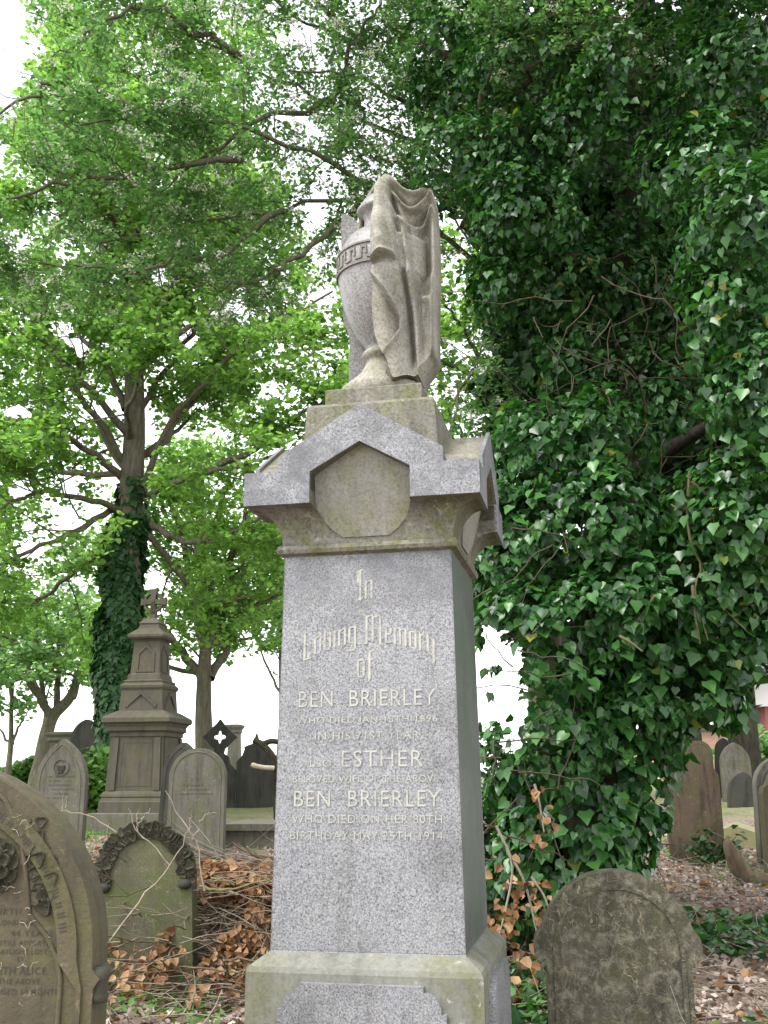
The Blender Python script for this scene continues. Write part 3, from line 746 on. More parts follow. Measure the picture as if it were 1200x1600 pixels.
for s_ in (1, -1):
    bm = bmesh.new(); lathe(bm, [(.0, -.05), (.03, -.05), (.034, -.03), (.024, .0), (.034, .02), (.036, .045), (.02, .06), (.0, .06)], 12)
    bm.transform(Matrix.Translation((s_*(sw+.008), -.035, spring-.085))); bm_obj('shoulder_boss', bm, CARVED, A, True)
def a_line(body, x0, x1, y0, y1):
    xa, _ = a_loc(x0, y0); xb, _ = a_loc(x1, y0); _, zt = a_loc((x0+x1)/2, y0); _, zb = a_loc((x0+x1)/2, y1)
    lettering(A, body, xa, xb, zb, zt, lambda z: -.0755, INCISED, .001, .006)
for ln in (('FIRTH.', -4, 41, 1419, 1429), ('LONDON.', 0, 55, 1437, 1445), ('44 YEARS', 20, 87, 1453, 1462), ('STILL REGRET,', 2, 78, 1469, 1477), ('DAYLIGHT LOST.', -4, 80, 1482, 1490),
           ('ET.', 30, 44, 1495, 1501), ('ETH ALICE.', 0, 80, 1510, 1522), ('THE ABOVE', 0, 66, 1528, 1537), ('AGED 14 MONTHS', -4, 104, 1544, 1553)): a_line(*ln)
# worn raised lettering along the arch band: strokes too worn to read
bm = bmesh.new(); band = a_arch(AW-.092, AH-.105, 60)[8:52]
r_ = random.Random(5)
for (x, z), (x2, z2) in zip(band, band[1:]):
    t = np.array([x2-x, z2-z]); t /= np.linalg.norm(t); nn = np.array([t[1], -t[0]])
    if r_.random() < .15: continue
    l = r_.uniform(.007, .014); w_ = .0022
    p = np.array([x, z]); vs = [p+nn*l*a_+t*w_*b_ for a_, b_ in ((-1, -1), (1, -1), (1, 1), (-1, 1))]
    bm.faces.new([bm.verts.new((q[0], -.0865, q[1])) for q in vs])
tag(bm_obj('inscription', bm, INCISED, A), kind='stuff')

t = Tubes()
for k in range(70):
    x_, z_ = r_c.uniform(0, .40), r_c.uniform(.75, AH-.12); a_ = r_c.uniform(0, 6.28); l_ = r_c.uniform(.008, .04)
    if x_ > AW-.09-.35*max(0, z_-spring)**1.3: continue
    t.add([(x_, -.088, z_), (x_+l_*.5*math.cos(a_), -.093, z_+l_*.5*math.sin(a_)+.003), (x_+l_*math.cos(a_+.4), -.089, z_+l_*math.sin(a_+.4))], .0014, 3)
tag(t.build('dry_stalks', TWIG, A), kind='stuff')
# --- wreathed stone behind it
B, bw, bh = headstone('wreathed_headstone', 'leaning green headstone with a carved leaf wreath round its arch, beside the dead leaves', 166, 319, 1287, 7.75, o_round, SAND_GREEN, .13, -.10, (0, -.05), 0)
lv = bmesh.new(); bmesh.ops.create_uvsphere(lv, u_segments=8, v_segments=6, radius=1); lvm = bpy.data.meshes.new('carved_leaf'); lv.to_mesh(lvm); lv.free(); lvm.materials.append(SAND_DARK)
lvm.polygons.foreach_set('use_smooth', [True]*len(lvm.polygons))
r_ = random.Random(3)
for k in range(84):
    a_ = math.radians(-8+196*k/83); rr = bw/2-.055+(-1)**k*.022
    o = link(bpy.data.objects.new('carved_leaf', carve_me), B)
    o.location = (rr*math.cos(a_), -.068, bh-bw/2+rr*math.sin(a_)); o.rotation_euler = (Matrix.Rotation(-a_+(.5 if k % 2 else 1.9)+r_.uniform(-.5, .5), 3, 'Y') @ Matrix.Rotation(math.pi/2+r_.uniform(-.4, .3), 3, 'X')).to_euler(); o.scale = (.07, .065, .06)
for s_ in (1, -1):
    o = link(bpy.data.objects.new('carved_leaf', lvm), B); o.location = (s_*(bw/2-.05), -.08, bh-bw/2-.075); o.scale = (.05, .035, .035)

# --- round stone in the right foreground
Hs, hw, hh = headstone('round_headstone', 'dark round-topped headstone marked by pale rootlets, right foreground', 838, 1074, 1362, 5.55, lambda w, h: (
    lambda r: [(w*.47, -.35), (w*.47, h-r-.06), (w*.50, h-r-.05), (w*.545, h-r-.02), (w*.548, h-r+.03), (w*.535, h-r+.07)]+arc(0, h-r, r*1.03, 18, 162, 24)+[(-w*.535, h-r+.07), (-w*.548, h-r+.03), (-w*.545, h-r-.02), (-w*.50, h-r-.05), (-w*.47, h-r-.06), (-w*.47, -.35)])(w*.5), SAND_ROOTS, .14, -.08, (.02, 0), 0, bev=.02)
r0 = hw*.5*.80
bm = bmesh.new(); ring_prism(bm, [(r0+.022, .1)]+arc(0, hh-hw*.5, r0+.022, 0, 180, 30)+[(-r0-.022, .1)], [(r0, .1)]+arc(0, hh-hw*.5, r0, 0, 180, 30)+[(-r0, .1)], -.078, -.06); bevel(bm, .004, 1, .6)
bm_obj('moulding', bm, SAND_ROOTS, Hs)

# --- middle distance, left
C_, cw, ch = headstone('pointed_headstone', 'pale pointed headstone with a carved urn roundel, left of the stepped monument', 60, 143, 1155, 14.3, lambda w, h: o_lancet(w, h, .35, .95), SAND_GREY, .13, -.10, (0, .0), .055, 6)
bm = bmesh.new(); ring_prism(bm, arc(0, ch-.37, .115, 0, 360, 24), arc(0, ch-.37, .095, 0, 360, 24), -.078, -.06); bm_obj('roundel', bm, SAND_GREY, C_)
bm = bmesh.new(); prism(bm, [(-.06, ch-.35), (.06, ch-.35), (.045, ch-.41), (.02, ch-.43), (.04, ch-.455), (-.04, ch-.455), (-.02, ch-.43), (-.045, ch-.41)], -.085, -.06); bm_obj('carved_urn', bm, SAND_DARK, C_)
headstone('rounded_headstone', 'grey-green round-topped headstone standing before the stepped monument on its right', 266, 357, 1169, 14.3, o_round, SAND_GREY, .13, -.10, (0, .0), .045, 3)
headstone('leaning_headstone', 'dark pointed headstone half hidden behind the grey-green round-topped one', 250, 312, 1160, 14.9, lambda w, h: o_lancet(w, h, .35, .9), SAND_DARK, .13, -.3, (0, .05), .05)
headstone('low_arched_headstone', 'dark pointed headstone behind the trees\' ivy, left of the stepped monument', 110, 157, 1124, 23, lambda w, h: o_low(w, h), SAND_DARK, .18, -.12, (0, .03), .07)
# far pair against the sky
G1, gw, gh = headstone('quatrefoil_headstone', 'dark headstone topped by a pierced quatrefoil, against the white sky', 316, 370, 1176, 25, lambda w, h: [(w/2, -.3), (w/2, h*.68), (w*.33, h*.80), (w*.27, h*.93), (w*.12, h*.985), (w*.09, h), (-w*.09, h), (-w*.12, h*.985), (-w*.27, h*.93), (-w*.33, h*.80), (-w/2, h*.68), (-w/2, -.3)], SAND_DARK, .14, -.1, (0, 0), 0)
qz = gh+.36; bm = bmesh.new(); 
oc, ic = [], []
for k in range(49):
    a_ = 2*math.pi*k/48
    ro = .37/(abs(math.cos(a_))+abs(math.sin(a_)))**.75+.045*max(0, math.cos(4*a_))**6
    ri = .115*(1+.35*math.cos(4*a_)); oc.append((ro*math.cos(a_), qz+ro*math.sin(a_))); ic.append((ri*math.cos(a_), qz+ri*math.sin(a_)))
ring_prism(bm, oc, ic, -.07, .07); bm_obj('quatrefoil', bm, SAND_DARK, G1)
bm = bmesh.new(); prism(bm, [(-.10, gh-.02), (.10, gh-.02), (.13, gh+.12), (-.13, gh+.12)], -.068, .068); bm_obj('neck', bm, SAND_DARK, G1)
G2, gw, gh = headstone('finial_headstone', 'dark headstone with a small pointed finial, beside the quatrefoil stone', 370, 432, 1165, 25, lambda w, h: [(w/2, -.3), (w/2, h*.74), (w*.36, h*.84), (w*.30, h*.94), (w*.32, h*.97), (w*.25, h), (w*.10, h*1.03), (w*.04, h*1.12), (0, h*1.2), (-w*.04, h*1.12), (-w*.10, h*1.03), (-w*.25, h), (-w*.32, h*.97), (-w*.30, h*.94), (-w*.36, h*.84), (-w/2, h*.74), (-w/2, -.3)], SAND_DARK, .14, -.1, (0, 0), 0)
p = ground_at(365, 27); PL = empty('pillar_monument', p, -.1); tag(PL, 'pale square stone pillar rising between the two dark far headstones', 'pillar')
ph = at(365, 1133, 27)[2]-p[2]
bm = bmesh.new(); sq_lathe(bm, [(.20, -.2), (.135, ph-.30), (.135, ph-.2)]); bm_obj('pillar_shaft', bm, stone('pale_pillar_stone', (.34, .31, .26), (.28, .26, .22), g=.3, d=.3), PL)
bm = bmesh.new(); sq_lathe(bm, [(.13, ph-.22), (.17, ph-.19), (.155, ph-.13), (.21, ph-.05), (.21, ph), (.1, ph+.02)]); bm_obj('pillar_cap', bm, PL.children[0].data.materials[0], PL)
p = ground_at(408, 15.8); KT = empty('kerbed_tomb', p, -.1); tag(KT, 'low flat-topped stone tomb just left behind the granite monument', 'tomb')
bm = bmesh.new(); box(bm, -.45, .6, -.35, 1.1, -.3, .24); bevel(bm, .02); bm_obj('tomb_chest', bm, SAND_GREY, KT)
bm = bmesh.new(); box(bm, -.50, .65, -.40, 1.15, .24, .33); bevel(bm, .02); bm_obj('tomb_slab', bm, SAND_GREY, KT)
p = ground_at(101, 25); PB = empty('pedestal_tomb', p, -.1); tag(PB, 'small stone pedestal with moulded cap behind the pale pointed headstone', 'pedestal')
bh_ = at(101, 1146, 25)[2]-p[2]
bm = bmesh.new(); sq_lathe(bm, [(.30, -.2), (.30, bh_-.22), (.36, bh_-.17), (.34, bh_-.1), (.40, bh_-.04), (.40, bh_), (.2, bh_+.04)]); bm_obj('pedestal_block', bm, SAND_GREY, PB)

# --- stepped Gothic monument with wheel cross
E_Y = 18.5; p = ground_at(227, E_Y); E = empty('stepped_monument', (p[0], p[1], p[2]), -.14)
tag(E, 'tall tiered dark sandstone monument topped by a wheel cross, left of centre', 'monument')
bm = bmesh.new(); sq_lathe(bm, [(.72, -.3), (.72, .34), (.70, .355), (.5, .355)]); bevel(bm, .012); bm_obj('base_step', bm, SAND_GREY, E)
ES = stone('monument_sandstone', (.135, .12, .09), (.10, .09, .07), dark=(.045, .042, .037), green=(.13, .135, .05), g=.4, d=.5)
bm = bmesh.new(); sq_lathe(bm, [(.585, .355), (.585, .53), (.57, .55), (.555, .60), (.565, .62), (.555, .66), (.53, .70), (.505, .71), (.4, .71)]); bevel(bm, .008); bm_obj('base_moulding', bm, ES, E)
bm = bmesh.new(); sq_lathe(bm, [(.50, .71), (.465, 1.62), (.3, 1.62)]); bm_obj('die', bm, ES, E)
def e_side(k):
    R = Matrix.Rotation(k*math.pi/2, 4, 'Z')
    for s_ in (-1, 1):
        bm = bmesh.new(); box(bm, s_*.40-.055, s_*.40+.055, -.53, -.44, .72, 1.60)
        for vv in bm.verts: vv.co.x -= s_*.03*(vv.co.z-.72); vv.co.y += .038*(vv.co.z-.72)
        bevel(bm, .01); bm.transform(R); bm_obj('pilaster', bm, ES, E)
    bm = bmesh.new(); ring_prism(bm, [(-.30, .79), (.30, .79), (.28, 1.55), (-.28, 1.55), (-.30, .79)], [(-.26, .83), (.26, .83), (.245, 1.51), (-.245, 1.51), (-.26, .83)], -.505, -.44)
    for vv in bm.verts: vv.co.y += .038*(vv.co.z-.72)
    bm.transform(R); bm_obj('panel_frame', bm, ES, E)
    # gabled blind panels on the second stage
    bm = bmesh.new(); ring_prism(bm, [(-.285, 2.12), (-.285, 2.17), (0, 2.40), (.285, 2.17), (.285, 2.12)], [(-.225, 2.12), (-.225, 2.15), (0, 2.34), (.225, 2.15), (.225, 2.12)], -.405, -.36); bm.transform(R); bm_obj('gable_rib', bm, ES, E)
    bm = bmesh.new(); ring_prism(bm, [(-.17, 2.74), (-.16, 3.08), (0, 3.24), (.16, 3.08), (.17, 2.74), (-.17, 2.74)], [(-.13, 2.77), (-.125, 3.06), (0, 3.18), (.125, 3.06), (.13, 2.77), (-.13, 2.77)], -.285, -.20)
    for vv in bm.verts: vv.co.y += .06*(vv.co.z-2.7)
    bm.transform(R); bm_obj('arched_panel', bm, ES, E)
for k in range(4): e_side(k)
bm = bmesh.new(); sq_lathe(bm, [(.44, 1.60), (.49, 1.62), (.49, 1.68), (.54, 1.72), (.53, 1.78), (.56, 1.83), (.61, 1.86), (.61, 1.93), (.585, 1.955), (.45, 2.04), (.41, 2.06), (.3, 2.06)]); bevel(bm, .006); bm_obj('cornice', bm, ES, E)
bm = bmesh.new(); sq_lathe(bm, [(.395, 2.06), (.37, 2.42), (.395, 2.46), (.40, 2.50), (.37, 2.53), (.35, 2.55), (.36, 2.58), (.33, 2.60), (.27, 2.61)]); bevel(bm, .006); bm_obj('second_stage', bm, ES, E)
bm = bmesh.new(); sq_lathe(bm, [(.31, 2.60), (.295, 2.70), (.27, 2.72), (.235, 3.28), (.26, 3.31), (.31, 3.33), (.335, 3.36), (.335, 3.40), (.19, 3.53), (.175, 3.60), (.19, 3.62), (.13, 3.70), (.09, 3.72)]); bevel(bm, .005); bm_obj('top_stage', bm, ES, E)
bm = bmesh.new()
ring_prism(bm, arc(0, 4.03, .185, 0, 360, 28), arc(0, 4.03, .153, 0, 360, 28), -.045, .045)
bm_obj('cross_ring', bm, ES, E)
bm = bmesh.new()
for k in range(4):
    c = bmesh.new(); L = .235 if k != 3 else .36
    prism(c, [(-.035, 0), (.035, 0), (.062, L), (-.062, L)], -.052, .052)
    c.transform(Matrix.Translation((0, 0, 4.03)) @ Matrix.Rotation((k-0)*math.pi/2 if k != 3 else math.pi, 4, 'Y') @ (Matrix.Identity(4)))
    me = bpy.data.meshes.new('x'); c.to_mesh(me); c.free(); bm.from_mesh(me); bpy.data.meshes.remove(me)
    if k == 2: pass
bm_obj('cross_arms', bm, ES, E)
c = bmesh.new(); prism(c, [(-.035, 0), (.035, 0), (.062, .235), (-.062, .235)], -.0515, .0515); c.transform(Matrix.Translation((0, 0, 4.03)) @ Matrix.Rotation(-math.pi/2, 4, 'Y')); bm_obj('cross_arms', c, ES, E)

# --- right side
headstone('brown_headstone', 'reddish-brown shouldered headstone at the edge of the ivy', 1034, 1119, 1178, 14.2, o_shoulder, SAND_RED, .13, -.12, (0, .0), 0, 0)
headstone('arched_headstone', 'grey arched headstone cut by the right frame edge, rear of the two', 1168, 1262, 1182, 13.8, o_round, SAND_GREY, .13, .1, (0, .03), .06)
headstone('ogee_headstone', 'olive headstone with curved shoulders cut by the right frame edge, front of the two', 1178, 1275, 1192, 13.1, o_ogee, SAND_OLIVE, .13, .1, (0, .02), 0)
headstone('grey_headstone', 'pale grey pointed headstone in front of the far tree trunk', 1122, 1169, 1160, 25.5, lambda w, h: o_lancet(w, h, .35, .75), SAND_GREY, .14, -.1, (0, 0), .06, 4)
headstone('low_black_headstone', 'low black headstone leaning before the pale grey pointed one', 1133, 1176, 1206, 23.8, o_low, SAND_DARK, .2, -.1, (0, .1), 0)
headstone('small_dark_headstone', 'narrow dark pointed headstone just left behind the pale grey one', 1109, 1136, 1153, 28, o_low, SAND_DARK, .15, -.3, (0, .08), 0)
headstone('olive_round_headstone', 'olive round-topped headstone peeping out beside the ivy', 1068, 1111, 1157, 26.5, o_round, SAND_OLIVE, .15, -.1, (0, 0), .07)
headstone('shadowed_headstone', 'blackish headstone top showing behind the olive round one', 1048, 1094, 1128, 28.5, o_round, SAND_DARK, .15, -.1, (0, 0), 0)
p = ground_at(1142, 15.9); SL = empty('ledger_grave', p, -.35); tag(SL, 'flat yellow-lichened ledger slab between the right-hand headstones', 'grave slab')
bm = bmesh.new(); prism(bm, [(-.42, -.1), (.42, -.1), (.42, .16), (0, .30), (-.42, .16)], -.55, .75); bevel(bm, .015); bm_obj('slab', bm, SLAB_YELLOW, SL)

# ------------------------------------------------------------------ trees
def spline(pts, n):
    P = np.asarray(pts, float); t = np.linspace(0, len(P)-1, n); out = np.empty((n, 3))
    Q = np.vstack([2*P[0]-P[1], P, 2*P[-1]-P[-2]])
    for i, u in enumerate(t):
        k = min(int(u), len(P)-2); f = u-k; a, b, c, d = Q[k:k+4]
        out[i] = .5*((2*b)+(-a+c)*f+(2*a-5*b+4*c-d)*f*f+(-a+3*b-3*c+d)*f**3)
    return out
def wander(p, d, L, n, wob, upb):
    pts = [np.array(p, float)]; d = unit(np.array(d, float))
    for _ in range(n):
        d = unit(d+rng.normal(size=3)*wob+np.array([0, 0, upb])); pts.append(pts[-1]+d*L/n)
    return np.array(pts)
def sides(path, rad, tubes, n, Lr, rr, up, t0=.2, spread=1., wob=.18, seg=6, k=5, outw=None):
    """side branches off a path; returns their paths"""
    res = []
    for _ in range(n):
        t = t0+(1-t0)*rng.random()**.8; i = t*(len(path)-1); a = int(min(i, len(path)-2)); p = path[a]+(path[a+1]-path[a])*(i-a)
        ax_ = unit(path[a+1]-path[a]); d = rng.normal(size=3); d -= ax_*np.dot(d, ax_); d = unit(d)
        d = unit(d*spread+ax_*.7+np.array([0, 0, up]))
        if outw is not None: d = unit(d+outw*.3)
        L = rng.uniform(*Lr)*(1.15-.5*t); r0 = rad*(1.05-.75*t)*rr
        q = wander(p, d, L, seg, wob, up*.15)
        tubes.add(q, np.linspace(r0, max(r0*.25, .004), seg+1), k); res.append((q, r0))
    return res
def spray_points(paths, per_m, sd):
    P, D = [], []
    for q, _ in paths:
        L = np.linalg.norm(q[-1]-q[0]); n = max(2, int(per_m*L))
        t = rng.random(n)**.75*(len(q)-1); a = np.minimum(t.astype(int), len(q)-2)
        p = q[a]+(q[a+1]-q[a])*(t-a)[:, None]
        P.append(p+rng.normal(size=(n, 3))*np.array(sd)); D.append(np.repeat(unit(q[-1]-q[0])[None], n, 0))
    return np.concatenate(P), np.concatenate(D)
def clear_of(P, holes):
    """keep the crown open where the sky shows through (direction cones seen from the path)"""
    keep = np.ones(len(P), bool)
    if not holes: return keep
    v = P-np.array([0, 0, EYE]); zc = v@fw; x = 600+F*(v@rt)/zc; y = 800-F*(v@up)/zc
    for (hx, hy, rx_, ry_) in holes:
        e_ = np.sqrt(((x-hx)/rx_)**2+((y-hy)/ry_)**2)+.22*np.sin(x*.11+hy)+.2*np.sin(y*.13+hx)+.15*np.sin((x-y)*.21)
        keep &= e_ > rng.uniform(.75, 1.1, len(P))
    return keep
def clumps(P, k, thr=-.9, stray=.15):
    d_ = np.sin(P[:, 0]*k+1)+np.sin(P[:, 2]*k*1.3+P[:, 1]*k*.5)+np.sin(P[:, 1]*k*1.1-P[:, 0]*k*.7+2)+.8*np.sin(P[:, 2]*k*2.3+P[:, 0]*k*1.9)
    return (d_ > thr) | (rng.random(len(P)) < stray)
def leaves(name, P, D, tmpl, size, mat, parent, tilt=.55, out=None, droop=.5, upn=1.):
    n = len(P)
    N = np.array([0, 0, upn])+rng.normal(size=(n, 3))*tilt
    if out is not None: N += unit(P-out)*.5
    T = D+rng.normal(size=(n, 3))*.7; T[:, 2] -= droop
    return scatter(name, tmpl, P, N, T, size*rng.uniform(.65, 1.3, n), mat, parent)
def tree(name, label, Y, trunk_px, limbs_px, r_base, leaf_mat_, leaf, n1, n2, per_m, bark_mat, sd=(.16, .16, .09), extra=0, crown_r=3., L1=(1.2, 2.8), L2=(.5, 1.3), up=.12, holes=None, group=None, limb_r=.23):
    """trunk and limbs follow measured points (px, py, depth offset); finer growth is random"""
    base = ground_at(trunk_px[0][0], Y+trunk_px[0][2])
    root = empty(name, base); tag(root, label, 'tree', group)
    tb = Tubes(); o_ = np.array(base)
    tp = spline([at(px, py, Y+dz) for px, py, dz in trunk_px], 26); tp[0, 2] = min(tp[0, 2], base[2]-.2)
    R = r_base*np.linspace(1, .45, len(tp)); R[0] *= 1.5; R[1] *= 1.25; R[2] *= 1.1
    tb.add(tp-o_, R, 12)
    paths = []
    for lp in limbs_px:
        q = spline([at(px, py, Y+dz) for px, py, dz in lp], 16)
        q[1:-1] += rng.normal(size=(14, 3))*.03
        r0 = r_base*limb_r*rng.uniform(.85, 1.15); tb.add(q-o_, np.linspace(r0, r0*.3, 16), 8); paths.append((q, r0))
    for k in range(extra):
        i = int(len(tp)*(.45+.5*rng.random())); a_ = k*2.4+rng.random()
        d = np.array([math.cos(a_), math.sin(a_), rng.uniform(.25, .9)])
        q = wander(tp[i], d, crown_r*rng.uniform(.7, 1.2), 10, .12, .03); r0 = r_base*.28
        tb.add(q-o_, np.linspace(r0, .02, 11), 7); paths.append((q, r0))
    tb.build('trunk', bark_mat, root)
    br = Tubes(); tw = []
    for q, r0 in paths+[(tp[len(tp)//2:], r_base*.4)]:
        L = np.linalg.norm(q[-1]-q[0])
        for s1, r1 in sides(q-o_, r0*.6, br, int(n1*L)+1, L1, .6, up, .22):
            l2 = sides(s1, r1*.7, br, n2, L2, .6, up*.5, .15, seg=4, k=3)
            tw += l2
            tw.append((s1[len(s1)//2:], r1))
    tag(br.build('branch', bark_mat, root), kind='stuff')
    P, D = spray_points(tw, per_m, sd); kp = clumps(P, 4.2); P, D = P[kp], D[kp]
    kp = clear_of(P+o_, holes); P, D = P[kp], D[kp]
    cr = leaves('crown', P, D, leaf[0], leaf[1], leaf_mat_, root)
    print(name, 'leaves', len(P))
    return root, tp, o_

SKY_GAPS = [(20, 60, 48, 130), (368, 478, 34, 30), (300, 520, 22, 26), (130, 545, 18, 24), (28, 640, 20, 18), (30, 760, 20, 22), (120, 690, 14, 14), (110, 760, 15, 18), (40, 860, 22, 14),
            (480, 640, 10, 16), (410, 470, 20, 20), (25, 385, 22, 26), (95, 520, 16, 24), (250, 430, 14, 20)]
LOW_GAPS = [(405, 1075, 46, 75), (380, 1150, 60, 50), (120, 1110, 26, 30), (20, 1150, 24, 22), (15, 935, 16, 24), (275, 1085, 16, 50), (60, 1075, 20, 14)]
syc_limbs = [
 [(222, 765, 0), (262, 668, -.4), (312, 605, -.8), (372, 548, -1.2), (440, 505, -1.6), (520, 455, -2)],
 [(228, 775, 0), (300, 745, -.8), (372, 728, -1.4), (470, 705, -2)],
 [(236, 715, .2), (290, 640, .6), (330, 590, 1.2), (350, 500, 1.6)],
 [(195, 725, 0), (152, 655, -.5), (112, 600, -.9), (72, 530, -1.3), (28, 468, -1.5)],
 [(192, 748, 0), (140, 705, -.8), (70, 668, -1.5), (-20, 650, -2.2)],
 [(196, 640, 0), (162, 560, .6), (122, 520, 1.), (92, 440, 1.6)],
 [(212, 610, 0), (245, 500, -.4), (285, 400, -.8), (330, 300, -1.2)],
 [(208, 560, 0), (190, 430, .4), (160, 330, .8), (120, 220, 1.)],
 [(220, 640, 0), (285, 540, .8), (355, 440, 1.4), (430, 380, 2)],
 [(214, 520, 0), (250, 380, .6), (300, 260, 1.0), (330, 150, 1.4)],
 [(200, 800, 0), (130, 780, -1), (60, 770, -1.8), (-10, 800, -2.4)],
 [(190, 790, 0), (120, 830, -1), (50, 860, -1.6), (-20, 890, -2)], [(188, 830, 0), (130, 880, .6), (70, 930, 1), (20, 960, 1.4)], [(190, 740, 0), (120, 740, 1), (40, 730, 2), (-30, 740, 2.6)], [(225, 830, 0), (280, 900, .6), (330, 940, 1.2), (400, 930, 2)],
 [(232, 820, 0), (300, 850, -.6), (360, 830, -1.2), (430, 800, -1.6)],
 [(205, 690, 0), (200, 640, -1.4), (215, 600, -2.6)],
 [(300, 745, -.8), (400, 700, -1.4), (470, 650, -1.8), (540, 610, -2.2)], [(212, 300, .2), (170, 160, .4), (110, 60, .6)], [(212, 280, .2), (260, 140, .2), (330, 20, .2)], [(330, 590, 1.2), (420, 560, 1.4), (520, 540, 1.8)],
]
SYC_T, syc_tp, syc_o = tree('sycamore_tree', 'big leafy tree with ivy-clad trunk behind the wheel-cross monument', 22,
    [(196, 1240, 0), (196, 1050, 0), (198, 900, 0), (204, 780, 0), (210, 680, 0), (210, 560, .1), (216, 420, .2), (210, 250, .3)], syc_limbs, .36, L_SYC, (SYC, .115), 2.4, 7, 58, BARK, sd=(.15, .15, .06), extra=10, crown_r=4., holes=SKY_GAPS+[(212, 690, 26, 90)])
# ivy sleeve on its trunk
n = 9500; u = rng.random(n)**.9; u = np.where(rng.random(n) < .1, .85+.3*rng.random(n)**2, u); zz = .1+u*(at(200, 810, 22)[2]-syc_o[2]-.1)
tpz = syc_tp-syc_o; cx_ = np.interp(zz, tpz[:, 2], tpz[:, 0]); cy_ = np.interp(zz, tpz[:, 2], tpz[:, 1])
an = rng.random(n)*2*np.pi; rr = (.49-.16*u**3+.09*np.sin(zz*2.3+2*an)+.09*np.sin(5*zz+an*3)*np.sin(zz*1.1))*rng.uniform(.82, 1.12, n)
P = np.stack([cx_+rr*np.cos(an)-.10*(u < .95), cy_+rr*np.sin(an), zz], -1); N = np.stack([np.cos(an), np.sin(an), .5+0*an], -1)+rng.normal(size=(n, 3))*.35
tag(scatter('trunk_ivy', IVY, P, N, np.array([[0, 0, -1.]])+rng.normal(size=(n, 3))*.5, .15*rng.uniform(.6, 1.2, n), L_IVYT, SYC_T), kind='stuff')
tree('forked_tree', 'forked tree with dark trunk behind the pierced quatrefoil headstone', 28,
    [(322, 1205, 0), (318, 1120, 0), (320, 1030, 0), (324, 985, 0)],
    [[(322, 1020, 0), (300, 930, -.3), (288, 850, -.6), (262, 770, -1)], [(324, 1000, 0), (322, 900, .4), (318, 830, .6), (310, 740, 1)], [(326, 1010, 0), (348, 940, -.4), (362, 870, -.8), (392, 770, -1.2)],
     [(328, 1060, 0), (352, 1020, .4), (380, 960, .8), (440, 930, 1.4)], [(316, 1060, 0), (270, 1000, .4), (235, 960, 1)], [(330, 1000, 0), (380, 900, 1.4), (440, 860, 2.4)], [(320, 1010, 0), (340, 820, 2), (370, 700, 3)]],
    .28, L_SYC, (SYC, .13), 2.1, 7, 50, BARK, extra=2, crown_r=3, limb_r=.5, holes=LOW_GAPS)
tree('leaning_tree', 'leaning pale tree with a forked trunk at the far left', 34,
    [(62, 1218, 0), (70, 1160, 0), (82, 1120, 0), (108, 1092, 0), (122, 1060, 0)],
    [[(72, 1140, 0), (70, 1100, 0), (62, 1030, -.4), (50, 960, -.8)], [(112, 1090, 0), (130, 1030, .4), (140, 960, .8)], [(80, 1120, 0), (40, 1060, -1), (-10, 1020, -2)], [(90, 1110, 0), (92, 1020, 1), (90, 930, 1.6)], [(70, 1100, 0), (20, 1000, 1), (-20, 940, 2)]],
    .28, L_FAR, (SYC, .16), 2.0, 6, 44, BARK, crown_r=3, holes=LOW_GAPS, limb_r=.5, L1=(1.0, 2.6))
tree('slender_tree', 'slender young tree at the extreme left by the bright grass', 36,
    [(12, 1212, 0), (17, 1160, 0), (18, 1100, 0), (22, 1040, 0)], [[(17, 1165, 0), (30, 1135, 0), (45, 1110, .4)], [(17, 1165, 0), (0, 1140, .2), (-20, 1110, .4)], [(18, 1100, 0), (10, 1040, .6), (-10, 980, 1)]],
    .11, L_FAR, (SYC, .20), 1.5, 4, 26, BARK, crown_r=2, limb_r=.6, L1=(.8, 1.8))
for i, (px, y0, Y, lab) in enumerate(((150, 1000, 46, 'pale green distant tree seen between the ivy trunk and the leaning tree'), (440, 960, 40, 'pale green distant tree just left of the granite shaft'), (-40, 950, 44, 'pale green distant tree at the far left edge'))):
    tree('distant_tree', lab, Y, [(px, 1212, 0), (px+4, 1120, 0), (px+2, 1040, 0), (px, y0, 0)],
     [[(px+2, 1090, 0), (px-30, 1020, 0), (px-50, 960, 0)], [(px+2, 1060, 0), (px+30, 1000, 0), (px+50, 930, 0)], [(px, 1020, 0), (px-10, 930, 1), (px-20, 860, 1)]], .26, L_FAR, (SYC, .2), 2.0, 6, 36, BARK, crown_r=3, holes=LOW_GAPS, L1=(1., 2.6))
tree('rear_tree', 'light green tree glimpsed behind the ivy to the right of the urn', 26,
    [(880, 1215, 0), (870, 1000, 0), (850, 800, 0), (820, 600, 0), (800, 430, 0)],
    [[(798, 900, 0), (740, 820, -.5), (700, 760, -1)], [(795, 800, 0), (740, 700, .4), (690, 640, .8)], [(792, 640, 0), (740, 540, -.6), (690, 470, -1)], [(790, 560, 0), (760, 430, 0), (710, 340, 0)], [(795, 800, 0), (860, 720, 0), (940, 640, 0)], [(790, 600, 0), (860, 480, .6), (940, 400, 1)], [(787, 480, 0), (820, 330, 0), (860, 220, 0)]],
    .36, L_SYC, (SYC, .18), 1.5, 5, 30, BARK_DARK, extra=4, crown_r=3.5, holes=[(775, 1070, 60, 120)])
